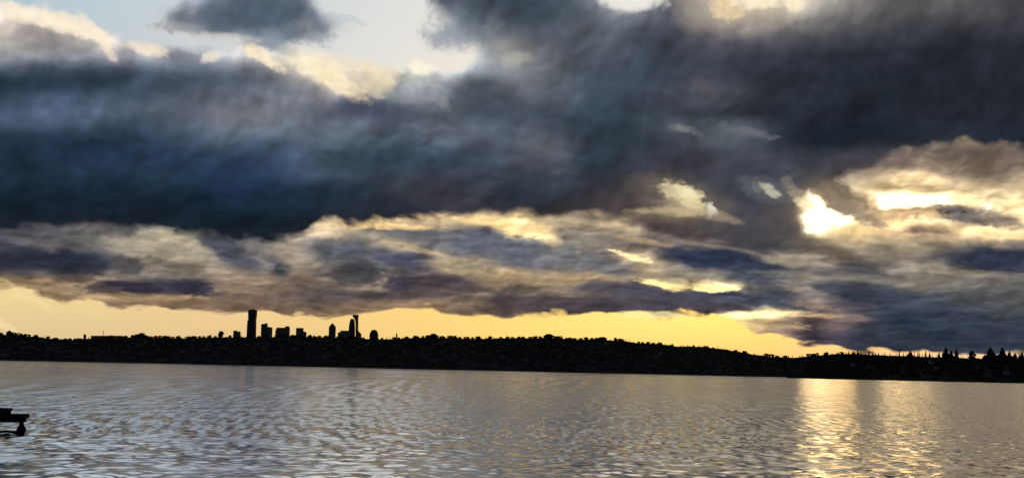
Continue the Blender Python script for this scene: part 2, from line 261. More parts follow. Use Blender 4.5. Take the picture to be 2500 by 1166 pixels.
def V(op, a, b=None, out=0):
    n = NN.new('ShaderNodeVectorMath')
    n.operation = op
    _in(n.inputs[0], a)
    if b is not None:
        _in(n.inputs[1], b)
    return n.outputs['Value'] if op in ('DOT_PRODUCT', 'LENGTH') else n.outputs[0]


def VS(a, s):
    n = NN.new('ShaderNodeVectorMath')
    n.operation = 'SCALE'
    _in(n.inputs[0], a)
    _in(n.inputs['Scale'], s)
    return n.outputs[0]


def XYZ(x, y, z):
    n = NN.new('ShaderNodeCombineXYZ')
    for s, v in zip(n.inputs, (x, y, z)):
        _in(s, v)
    return n.outputs[0]


def noise(vec, scale, detail=6.0, rough=0.55, color=False, lac=2.0):
    n = NN.new('ShaderNodeTexNoise')
    n.noise_dimensions = '3D'
    _in(n.inputs['Vector'], vec)
    n.inputs['Scale'].default_value = scale
    n.inputs['Detail'].default_value = detail
    n.inputs['Roughness'].default_value = rough
    n.inputs['Lacunarity'].default_value = lac
    return n.outputs['Color' if color else 'Fac']


def smooth(x, lo, hi):
    n = NN.new('ShaderNodeMapRange')
    n.interpolation_type = 'SMOOTHSTEP'
    _in(n.inputs['Value'], x)
    n.inputs['From Min'].default_value = lo
    n.inputs['From Max'].default_value = hi
    return n.outputs['Result']


def fill_curve(cu, xs, ys):
    pts = cu.points
    pts[0].location = (xs[0], ys[0])
    pts[1].location = (xs[-1], ys[-1])
    for x, y in zip(xs[1:-1], ys[1:-1]):
        pts.new(float(x), float(y))
    for p in pts:
        p.handle_type = 'VECTOR'


def curves3(vec, xs, cols):
    n = NN.new('ShaderNodeRGBCurve')
    n.mapping.use_clip = False
    n.mapping.clip_min_y, n.mapping.clip_max_y = -50, 50
    for c in range(3):
        fill_curve(n.mapping.curves[c], xs, cols[c])
    n.mapping.update()
    _in(n.inputs['Color'], vec)
    return n.outputs['Color']


def float_curve(val, xs, ys):
    n = NN.new('ShaderNodeFloatCurve')
    n.mapping.use_clip = False
    fill_curve(n.mapping.curves[0], xs, ys)
    n.mapping.update()
    _in(n.inputs['Value'], val)
    return n.outputs[0]


def after(total, v):
    n = NN.new('ShaderNodeVectorMath')
    n.operation = 'MULTIPLY_ADD'
    _in(n.inputs[0], total)
    n.inputs[1].default_value = (1e-7, 1e-7, 1e-7)
    _in(n.inputs[2], v)
    return n.outputs[0]


def field_nodes(F, rank, u, v):
    """evaluate a 3-channel az/el field as a sum of products of curves"""
    tu3, tv3 = XYZ(u, u, u), XYZ(v, v, v)
    svd = [np.linalg.svd(F[..., c], full_matrices=False) for c in range(3)]
    total = None
    for k in range(rank):
        if total is not None:          # one term after the other keeps the shader's stack small
            tv3, tu3 = after(total, tv3), after(total, tu3)
        a = [svd[c][0][:, k] * math.sqrt(svd[c][1][k]) for c in range(3)]
        b = [svd[c][2][k] * math.sqrt(svd[c][1][k]) for c in range(3)]
        term = V('MULTIPLY', curves3(tv3, TV, a), curves3(tu3, TU, b))
        total = term if total is None else V('ADD', total, term)
    return total


def field_scalar(F, rank3, u, v):
    tu3, tv3 = XYZ(u, u, u), XYZ(v, v, v)
    Us, S, Vt = np.linalg.svd(F, full_matrices=False)
    total = None
    for k in range(0, rank3 * 3, 3):
        if total is not None:
            tv3, tu3 = after(total, tv3), after(total, tu3)
        a = [Us[:, k + i] * math.sqrt(S[k + i]) for i in range(3)]
        b = [Vt[k + i] * math.sqrt(S[k + i]) for i in range(3)]
        term = V('DOT_PRODUCT', curves3(tv3, TV, a), curves3(tu3, TU, b))
        total = term if total is None else M('ADD', total, term)
    return total


def to_linear(c):
    c = V('MAXIMUM', c, (0.004, 0.004, 0.004))
    c = VS(V('ADD', c, (0.055, 0.055, 0.055)), 1 / 1.055)
    return V('POWER', c, (2.4, 2.4, 2.4))


def mixv(f, a, b):
    n = NN.new('ShaderNodeMix')
    n.data_type = 'RGBA'
    n.clamp_factor = True
    _in(n.inputs[0], f)
    _in(n.inputs[6], a)
    _in(n.inputs[7], b)
    return n.outputs[2]


tc = NN.new('ShaderNodeTexCoord')
sep = NN.new('ShaderNodeSeparateXYZ')
NL.new(tc.outputs['Generated'], sep.inputs[0])
dx, dy, dz = sep.outputs
az = M('MULTIPLY', M('ARCTAN2', dx, dy), 57.29578)
el = M('MULTIPLY', M('ARCSINE', dz), 57.29578)
elp = M('MAXIMUM', el, 0.0)
hl = M('SQRT', M('ADD', M('MULTIPLY', dx, dx), M('MULTIPLY', dy, dy)))
# cloud space: round the horizon and up, drawn out sideways towards the horizon
stretch = M('MULTIPLY', M('LOGARITHM', M('ADD', M('MULTIPLY', elp, 0.25), 1.0), math.e), 17.0)
P = XYZ(M('MULTIPLY', M('DIVIDE', dx, hl), 57.3), M('MULTIPLY', M('DIVIDE', dy, hl), 57.3), stretch)
warp_big = V('SUBTRACT', noise(P, 0.22, 2.0, 0.5, True), (0.5, 0.5, 0.5))
Pw = V('ADD', P, VS(warp_big, 1.5))
w_fine = V('SUBTRACT', noise(Pw, 0.9, 3.0, 0.48, True), (0.5, 0.5, 0.5))
sepw = NN.new('ShaderNodeSeparateXYZ')
NL.new(w_fine, sepw.inputs[0])
wx, wy, wz = sepw.outputs
N_a = noise(V('ADD', Pw, (31.7, 4.1, 9.3)), 0.55, 5.0, 0.46)
R_a = noise(V('ADD', Pw, (31.7, 4.1, 9.3)), 0.42, 2.2, 0.42)
R_b = noise(V('ADD', Pw, (31.7 - 0.16, 4.1, 9.3 + 0.24)), 0.42, 2.2, 0.42)
N_s = noise(V('MULTIPLY', Pw, (0.75, 0.75, 1.0)), 0.9, 6.0, 0.52)       # flat streaks
relief = M('MULTIPLY', M('SUBTRACT', R_a, R_b), 1.25)                   # light from the sun's side


def puffs(vec, scale, detail, rough):
    n = NN.new('ShaderNodeTexVoronoi')
    n.voronoi_dimensions = '3D'
    n.feature = 'F1'
    _in(n.inputs['Vector'], vec)
    n.inputs['Scale'].default_value = scale
    n.inputs['Detail'].default_value = detail
    n.inputs['Roughness'].default_value = rough
    return n.outputs['Distance']


Pv = V('ADD', Pw, VS(w_fine, 0.9))
B_a = puffs(Pv, 0.62, 2.0, 0.5)                                        # heaped cumulus lumps
B_b = puffs(V('ADD', Pv, (-0.16, 0.0, 0.24)), 0.62, 2.0, 0.5)
lumps = M('SUBTRACT', B_b, B_a)


def coords(ax, ay):
    a = M('ADD', az, M('MULTIPLY', wx, ax))
    e = M('MAXIMUM', M('ADD', el, M('MULTIPLY', wy, ay)), 0.0)
    u = M('ADD', M('MULTIPLY', M('DIVIDE', a, M('ADD', M('ABSOLUTE', a), U_SPREAD)), 0.5), 0.5)
    v = M('DIVIDE', e, M('ADD', e, V_SPREAD))
    return u, v, a, e


def cloudlet(base, spec, linear=False):
    """lay small cloud shreds, one after the other, over a colour"""
    count, pos = 0, None
    for tok in spec.strip().split("\n"):
        q = tok.split()
        cx, cy, rx_, ry_, tilt, r, g, b, alpha = [float(w) for w in q[:9]]
        soft = float(q[9]) if len(q) > 9 else 0.55
        rough = float(q[10]) if len(q) > 10 else 2.6
        ca, ce = px_azel(cx, cy)
        if count % 3 == 0:
            pos = after(base, AE)
        count += 1
        ca, ce = math.degrees(ca), math.degrees(ce)
        sx, sy = math.degrees(rx_ / FPX), math.degrees(ry_ / FPX)
        th = -math.radians(tilt) - ROLL
        k1 = (math.cos(th) / sx, math.sin(th) / sx)
        k2 = (-math.sin(th) / sy, math.cos(th) / sy)
        d1 = V('DOT_PRODUCT', pos, (k1[0], k1[1], -(k1[0] * ca + k1[1] * ce)))
        d2 = V('DOT_PRODUCT', pos, (k2[0], k2[1], -(k2[0] * ca + k2[1] * ce)))
        d = M('MULTIPLY_ADD', d1, d1, M('MULTIPLY_ADD', d2, d2, M('MULTIPLY', N_h if rx_ < 64 else N_c, rough * 2)))
        f = smooth(d, (1 + soft) ** 2, max(0.05, 1 - soft) ** 2)
        col = np.array([r, g, b]) / 255
        if linear:
            col = ((col + 0.055) / 1.055) ** 2.4
        n = NN.new('ShaderNodeMix')
        n.data_type = 'RGBA'
        NL.new(M('MULTIPLY', f, alpha), n.inputs[0])
        NL.new(base, n.inputs[6])
        n.inputs[7].default_value = (*col, 1)
        base = n.outputs[2]
    return base


LOW_SHREDS = """
120 600 60 12 6 108 102 98 .5
330 596 60 10 4 160 150 132 .6
470 596 46 10 14 172 160 136 .7
520 640 40 20 30 162 148 128 .5
600 640 50 10 8 94 92 98 .5
655 628 40 7 12 82 84 92 .6
745 648 36 10 20 158 142 120 .6
800 668 40 8 6 88 82 82 .6
1000 652 44 9 8 96 92 96 .6
1060 646 40 8 10 176 156 124 .6
1150 668 50 8 4 166 146 116 .6
1010 606 60 7 10 186 166 134 .7
1120 620 50 8 8 168 148 122 .6
1230 660 30 8 0 168 146 116 .6
1330 690 60 8 -4 164 142 112 .6
335 700 66 12 0 62 58 68 .95
250 703 42 8 0 82 74 72 .8
465 703 60 14 4 60 60 70 .95
185 679 34 8 -3 88 76 70 .8
195 642 66 22 5 52 56 66 .85
50 640 120 28 2 52 56 66 .6
315 646 24 18 0 82 80 80 .75
400 610 85 30 6 156 146 126 .55
690 654 20 13 0 72 74 80 .85
562 612 66 26 32 80 82 92 .7
620 605 40 14 20 132 126 120 .6
405 642 42 8 12 106 98 92 .6
725 620 40 32 0 150 136 120 .5
880 674 62 20 0 78 76 76 .8
890 650 38 14 5 70 72 74 .7
975 690 32 18 0 74 70 78 .85
965 626 90 15 8 80 82 96 .75
830 607 75 20 5 94 96 104 .6
1090 690 100 11 7 80 74 76 .85
870 716 105 8 2 80 74 74 .75
770 726 64 7 0 84 76 76 .7
1060 721 76 7 -6 84 76 74 .7
1140 731 42 7 -12 94 84 76 .7
700 700 90 6 0 104 90 82 .6
560 722 60 6 0 108 92 80 .5
1240 739 38 13 0 78 70 70 .85
1275 705 42 8 0 94 86 80 .7
800 552 34 26 20 200 182 150 .5
930 552 150 6 -2 232 198 138 .8
1210 546 100 9 4 236 206 146 .8
1275 563 40 24 30 252 220 160 .95
1350 593 56 10 26 234 208 156 .85
1090 592 84 22 9 108 108 112 .8
1160 590 48 22 0 96 98 108 .85
1060 574 40 10 0 106 104 106 .7
1245 612 84 26 15 102 104 112 .85
1292 600 34 16 10 98 102 110 .85
1385 626 74 25 15 114 113 115 .9
1475 648 74 17 13 108 106 107 .9
1545 627 50 5 14 255 228 172 .95
1430 545 120 9 2 178 160 130 .6
1670 561 112 16 7 76 68 68 .9
1790 582 96 12 13 76 72 72 .75
1600 592 120 6 7 176 152 120 .7
1760 606 120 5 7 132 120 106 .8
1720 632 100 23 10 58 64 82 .95
1825 642 84 17 14 58 64 80 .95
1885 660 84 9 10 72 76 86 .8
1700 664 150 10 6 142 134 122 .65
1945 641 84 13 6 160 148 126 .75
1960 672 120 7 3 140 132 118 .6
2080 668 110 9 5 86 84 88 .7
2440 633 96 23 3 58 62 76 .9
1540 706 116 16 0 88 84 90 .9
1400 741 190 15 0 82 74 74 .85
1700 723 160 15 3 82 80 88 .95
1850 733 130 11 5 78 80 90 .95
1600 746 230 11 0 80 74 80 .9
1618 697 44 7 10 250 224 156 1
1740 704 52 8 4 256 234 165 1
1852 684 64 9 8 74 78 88 .85
2125 716 96 22 5 70 74 84 .75
1960 708 70 8 12 138 126 112 .7
2180 690 120 12 4 138 130 116 .6
2320 660 130 8 3 146 136 118 .6
2000 745 60 7 3 140 122 108 .75
2030 484 40 14 34 168 148 120 .7
2080 507 60 17 36 116 106 102 .85
2122 527 36 13 40 146 126 112 .85
2030 462 46 22 32 78 70 72 .95
1985 440 52 18 32 92 88 86 .7
2205 438 22 10 -4 250 222 168 .9
2240 436 40 12 0 232 204 156 .7
2365 526 60 13 12 120 113 108 .85 .7 4
2440 532 34 18 30 140 126 112 .8 .7 4
2312 514 22 10 10 118 110 106 .8 .7 4
2190 527 46 10 6 206 174 134 .8 .7 4
2265 522 34 10 -4 198 166 130 .8 .7 4
2130 496 16 12 60 190 164 132 .7 .7 4
2390 493 90 8 3 262 240 184 .7 .7 3
2480 515 30 14 10 262 236 176 .7 .7 3
2262 566 48 8 -5 136 118 106 .75
2200 574 150 8 3 214 180 136 .6
2400 566 90 9 5 250 218 160 .7
2330 590 120 10 4 150 136 116 .6
1845 769 90 9 -4 262 244 180 1
1900 766 60 6 -8 258 240 184 .9
2040 772 64 8 5 130 112 102 .7
1985 768 50 6 0 196 168 134 .7
2085 746 44 8 0 90 84 92 .8
2060 792 40 8 -10 118 102 96 .7
1900 790 60 9 5 182 158 122 .7
"""
OVER_SHREDS = """
520 90 100 10 -2 214 206 200 .6 .8 4
420 66 50 9 -4 182 176 174 .6 .8 4
480 58 60 16 -6 104 118 132 .45 .8 4
560 40 80 28 -10 84 98 116 .35 .8 4
690 44 90 30 4 88 102 118 .35 .8 4
655 100 34 20 10 124 136 150 .6 .8 4
740 82 50 18 8 116 128 142 .5 .8 4
840 45 40 7 6 188 194 200 .5 .9 4
1120 66 60 24 24 118 130 142 .4 .9 4
1090 95 34 14 0 158 164 174 .5 .9 4
28 27 46 12 14 252 238 214 .85 1.0
108 44 56 11 16 252 238 214 .85 1.0
182 62 46 13 16 252 236 210 .85 1.0
238 92 46 11 42 252 236 210 .85 1.0
356 121 32 9 6 246 230 206 .8 1.0
520 141 20 9 -20 240 230 214 .75 1.0
640 142 44 10 27 252 234 202 .9 .9
775 166 60 22 18 254 239 206 .85 1.0
868 166 60 16 12 240 226 204 .75 1.0
826 200 60 15 28 252 233 194 .85 .9
918 196 30 28 20 238 222 186 .75 1.0
880 186 26 12 0 206 194 178 .6 .6
966 165 16 9 20 236 232 220 .7 .6
1030 166 28 13 10 252 244 216 .85 .9
690 112 34 15 20 136 150 162 .45 .8
1100 96 50 22 10 146 152 164 .5 .8
905 266 84 20 5 64 72 92 .5 .8 4
1002 232 60 14 0 142 146 152 .5 .8
1060 238 40 12 30 150 154 160 .4 .8
1255 140 24 12 0 176 172 160 .5 .8
1790 10 90 40 0 186 174 156 .5 1.2 3
1772 12 22 24 -15 240 214 168 .85 .9 3.5
1845 2 40 13 0 254 238 204 .9 1.0 3
1942 5 18 14 0 252 234 196 .85 1.0
1545 2 50 16 0 232 232 228 .85 .9 3
2030 525 80 48 -5 255 222 160 .2 1.2 1
1820 500 70 70 20 62 64 76 .5 1.0 3
1850 570 100 26 8 72 70 76 .55 1.0 3
1908 520 26 44 -20 72 70 76 .7 .9 3
1660 490 74 36 12 128 116 102 .55 1.2 3
1870 462 44 16 14 102 102 106 .6 1.2 3
1668 474 36 18 22 232 214 168 .9 .8 3.5
1676 470 18 11 30 252 238 194 .9 .8 3
1636 466 28 9 8 206 192 154 .8 .9 3.5
1690 492 14 16 50 244 226 180 .85 .8 3
1678 508 36 14 10 214 194 150 .8 .9 3
1628 497 26 11 5 128 114 102 .65 .8 3.5
1640 516 60 8 0 190 170 132 .65 1.0 3
1733 510 13 9 55 224 218 196 .9 .8 3
1752 528 40 7 12 166 148 124 .55 1.0 3
1884 464 18 8 32 190 186 164 .85 .8 3.5
1852 461 9 6 50 122 127 134 .5 1.0 5
1924 452 18 10 40 134 126 112 .55 .9 3.5
1948 474 20 9 36 178 164 134 .6 .9 3.5
1956 494 16 8 20 236 216 168 .7 .9 3
2052 498 30 11 32 146 130 112 .65 .9 3.5
2090 520 20 10 40 150 134 114 .6 .9 3.5
1672 315 22 7 16 112 118 120 .5 1.0 5
1664 312 10 6 30 128 134 132 .5 1.0 4
1800 316 40 8 16 104 109 115 .45 1.0 5
1842 322 30 6 14 114 118 124 .5 1.0 5
1770 340 50 16 10 84 92 100 .6 .8
1722 214 26 12 34 88 84 90 .5 .8
1345 366 48 8 14 98 98 104 .5 .8
70 725 50 6 30 252 228 166 .4 .8
15 799 30 8 30 252 228 168 .5 .8
1592 768 60 7 0 262 246 176 .6 .8
"""


def edge_curve(txt):
    x, y = knots(txt)
    ae = np.array([px_azel(a, b) for a, b in zip(x, y[:, 0])])
    azd, eld = np.degrees(ae[:, 0]), np.degrees(ae[:, 1])
    azg = tu_to_az(TU)
    return np.interp(azg, azd, eld)


# the three layers
u0, v0, a0, e0 = coords(0.5, 0.2)
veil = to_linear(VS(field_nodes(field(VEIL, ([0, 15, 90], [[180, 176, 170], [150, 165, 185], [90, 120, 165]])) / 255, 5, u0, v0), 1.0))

sky_t = NN.new('ShaderNodeTexSky')
sky_t.sky_type = 'NISHITA'
sky_t.sun_disc = False
sky_t.sun_elevation = SUN_EL
sky_t.sun_rotation = SUN_AZ
sky_t.dust_density = 4.0
sky_t.air_density = 1.4
nish = VS(sky_t.outputs[0], 0.1)
clear = mixv(0.88, nish, veil)

u1, v1, a1, e1 = coords(0.8, 0.4)
N_c = M('ADD', M('MULTIPLY', M('SUBTRACT', N_s, 0.5), 0.8), M('MULTIPLY', M('SUBTRACT', B_a, 0.45), 0.10))
N_t = noise(V('MULTIPLY', Pv, (0.55, 0.55, 2.3)), 0.95, 5.0, 0.55)                    # thin flat layers
N_h = M('SUBTRACT', noise(V('MULTIPLY', Pw, (1.0, 1.0, 1.2)), 2.6, 4.0, 0.62), 0.5)
AE = XYZ(M('ADD', az, M('MULTIPLY', wx, 1.1)), M('ADD', elp, M('MULTIPLY', wy, 0.38)), 1.0)
low = field_nodes(field(LOW, ([0, 8, 90], [[56, 58, 66], [50, 56, 66], [60, 68, 80]]), 1.7) / 255, 24, u1, v1)
low = V('ADD', VS(cloudlet(low, LOW_SHREDS), 1.22), (-0.092, -0.088, -0.08))
low_gain = M('ADD', 1.0, M('ADD', M('MULTIPLY', M('SUBTRACT', N_t, 0.5), 0.62), M('MULTIPLY_ADD', lumps, 0.4, M('MULTIPLY', relief, 0.5))))
low = to_linear(VS(low, low_gain))

u2, v2, a2, e2 = coords(0.9, 0.42)
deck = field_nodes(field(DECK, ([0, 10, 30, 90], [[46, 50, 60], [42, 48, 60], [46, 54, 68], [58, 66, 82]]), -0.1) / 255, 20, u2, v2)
deck_gain = M('ADD', 1.0, M('ADD', M('MULTIPLY', M('SUBTRACT', N_a, 0.5), 0.42), M('MULTIPLY_ADD', lumps, 0.2, M('MULTIPLY', relief, 1.1))))
deck = to_linear(VS(deck, deck_gain))

# where each layer lies
gapf = field(GAP, ([0, 25, 90], [[1.0], [0.8], [0.7]]), -0.2)[..., 0]
u3, v3, a3, e3 = coords(1.1, 0.9)
gap = M('ADD', field_scalar(gapf, 4, u3, v3), M('MULTIPLY', M('SUBTRACT', N_a, 0.5), 0.75))
m_gap = smooth(gap, 0.28, 0.72)
ud = M('ADD', M('MULTIPLY', M('DIVIDE', a0, M('ADD', M('ABSOLUTE', a0), U_SPREAD)), 0.5), 0.5)
deck_lo = float_curve(ud, TU, edge_curve(DECK_EDGE))
low_lo = float_curve(ud, TU, edge_curve(LOW_EDGE))
m_deck = smooth(M('SUBTRACT', M('ADD', el, M('ADD', M('MULTIPLY', M('SUBTRACT', N_a, 0.5), 0.5), M('MULTIPLY', wy, 1.1))), deck_lo), -0.14, 0.32)
m_deck = M('MULTIPLY', m_deck, m_gap)
m_low = smooth(M('SUBTRACT', M('ADD', el, M('ADD', M('MULTIPLY', M('SUBTRACT', B_a, 0.45), 0.28), M('MULTIPLY_ADD', N_c, 0.4, M('MULTIPLY', wz, 0.4)))), low_lo), -0.05, 0.15)
m_low = M('MULTIPLY', m_low, M('SUBTRACT', 1.0, smooth(el, 9.2, 11.0)))

final = cloudlet(mixv(m_deck, mixv(m_low, clear, low), deck), OVER_SHREDS, True)
N_f = noise(V('MULTIPLY', Pw, (1.0, 1.0, 1.25)), 1.5, 4.0, 0.5)
grain = M('ADD', 1.0, M('MULTIPLY', M('MULTIPLY', M('SUBTRACT', N_f, 0.5), 0.5), M('MAXIMUM', m_deck, m_low)))
final = VS(VS(final, grain), 10.0)
bg = NN.new('ShaderNodeBackground')
bg.inputs['Strength'].default_value = 0.1
NL.new(final, bg.inputs['Color'])
wout = NN.new('ShaderNodeOutputWorld')
NL.new(bg.outputs[0], wout.inputs[0])

# ================================================================== materials
def mat(name, color, rough=0.85, vary=0.35, scale=0.2, spec=0.3, bump=0.0):
    m = bpy.data.materials.new(name)
    m.use_nodes = True
    nt = m.node_tree
    b = nt.nodes['Principled BSDF']
    b.inputs['Roughness'].default_value = rough
    b.inputs['Specular IOR Level'].default_value = spec
    tcn = nt.nodes.new('ShaderNodeTexCoord')
    nz = nt.nodes.new('ShaderNodeTexNoise')
    nz.inputs['Scale'].default_value = scale
    nz.inputs['Detail'].default_value = 5
    nt.links.new(tcn.outputs['Object'], nz.inputs['Vector'])
    rp = nt.nodes.new('ShaderNodeValToRGB')
    c = np.array(color)
    rp.color_ramp.elements[0].position, rp.color_ramp.elements[1].position = 0.3, 0.7
    rp.color_ramp.elements[0].color = (*(c * (1 - vary)), 1)
    rp.color_ramp.elements[1].color = (*(c * (1 + vary)), 1)
    nt.links.new(nz.outputs['Fac'], rp.inputs[0])
    nt.links.new(rp.outputs[0], b.inputs['Base Color'])
    if bump:
        bp = nt.nodes.new('ShaderNodeBump')
        bp.inputs['Strength'].default_value = bump
        nt.links.new(nz.outputs['Fac'], bp.inputs['Height'])
        nt.links.new(bp.outputs[0], b.inputs['Normal'])
    return m


M_EARTH = mat("wooded_earth", (0.045, 0.045, 0.036), 0.95, 0.4, 0.02)
M_LEAF = mat("broadleaf_foliage", (0.040, 0.046, 0.042), 0.95, 0.1, 0.3, 0.05)
M_NEEDLE = mat("conifer_foliage", (0.038, 0.046, 0.040), 0.95, 0.25, 0.3, 0.05)
M_BARK = mat("bark", (0.07, 0.055, 0.045), 0.95, 0.4, 2.0)
M_GLASS_DARK = mat("dark_tower_cladding", (0.055, 0.06, 0.07), 0.55, 0.25, 0.03)
M_CONCRETE = mat("tower_concrete", (0.20, 0.19, 0.18), 0.85, 0.2, 0.05)
M_WINDOW = mat("window_band_glass", (0.035, 0.04, 0.05), 0.35, 0.2, 0.05, 0.5)
M_STEEL = mat("weathered_steel", (0.12, 0.12, 0.12), 0.6, 0.3, 1.0)
M_ROOF = mat("roof_shingle", (0.06, 0.058, 0.055), 0.9, 0.3, 0.6)
M_SIDING = mat("house_siding", (0.20, 0.195, 0.185), 0.85, 0.15, 0.4)
M_WOOD = mat("creosoted_dock_timber", (0.022, 0.019, 0.016), 0.9, 0.45, 3.0, 0.15, 0.3)
M_PILE = mat("wet_pile_timber", (0.014, 0.013, 0.012), 0.8, 0.4, 4.0, 0.2, 0.3)
M_BOX = mat("dark_box_plastic", (0.02, 0.02, 0.022), 0.7, 0.2, 2.0, 0.2)


# ================================================================== mesh helpers
class MB:
    """collects shapes of one part and links them as ONE mesh object"""

    def __init__(self):
        self.v, self.f = [], []

    def add(self, verts, faces):
        o = len(self.v)
        self.v += [tuple(p) for p in verts]
        self.f += [tuple(i + o for i in q) for q in faces]
        return self

    def box(self, x0, x1, y0, y1, z0, z1):
        v = [(x, y, z) for z in (z0, z1) for y in (y0, y1) for x in (x0, x1)]
        return self.add(v, [(0, 2, 3, 1), (4, 5, 7, 6), (0, 1, 5, 4), (2, 6, 7, 3), (0, 4, 6, 2), (1, 3, 7, 5)])

    def loft(self, rings, cap=True):
        """rings: equal-length closed loops from bottom to top"""
        n = len(rings[0])
        v = [p for r in rings for p in r]
        f = []
        for k in range(len(rings) - 1):
            for i in range(n):
                j = (i + 1) % n
                f.append((k * n + i, k * n + j, (k + 1) * n + j, (k + 1) * n + i))
        if cap:
            f.append(tuple(range(n))[::-1])
            f.append(tuple((len(rings) - 1) * n + i for i in range(n)))
        return self.add(v, f)

    def lathe(self, prof, n=12, cx=0, cy=0):
        return self.loft([[(cx + r * math.cos(2 * math.pi * i / n), cy + r * math.sin(2 * math.pi * i / n), z)
                           for i in range(n)] for r, z in prof])

    def mesh(self, name, material, smooth=False):
        me = bpy.data.meshes.new(name)
        me.from_pydata(self.v, [], self.f)
        me.materials.append(material)
        if smooth:
            me.polygons.foreach_set('use_smooth', [True] * len(me.polygons))
        me.update()
        return me

    def build(self, name, material, parent=None, smooth=False):
        return link(name, self.mesh(name, material, smooth), parent)


def link(name, me, parent=None):
    o = bpy.data.objects.new(name, me)
    COL.objects.link(o)
    if parent is not None:
        o.parent = parent
    return o


def tag(o, label=None, cat=None, group=None, kind=None):
    if label:
        o['label'] = label
    if cat:
        o['category'] = cat
    if group:
        o['group'] = group
    if kind:
        o['kind'] = kind
    return o


def empty(name, loc):
    o = bpy.data.objects.new(name, None)
    o.empty_display_size = 5
    o.location = loc
    COL.objects.link(o)
    return o


def mesh_np(name, verts, faces, material, smooth=True):
    me = bpy.data.meshes.new(name)
    nf, k = faces.shape
    me.vertices.add(len(verts))
    me.vertices.foreach_set('co', verts.astype(np.float32).ravel())
    me.loops.add(nf * k)
    me.loops.foreach_set('vertex_index', faces.astype(np.int32).ravel())
    me.polygons.add(nf)
    me.polygons.foreach_set('loop_start', np.arange(0, nf * k, k, dtype=np.int32))
    me.polygons.foreach_set('loop_total', np.full(nf, k, dtype=np.int32))
    if smooth:
        me.polygons.foreach_set('use_smooth', np.ones(nf, dtype=bool))
    me.materials.append(material)
    me.update(calc_edges=True)
    return me


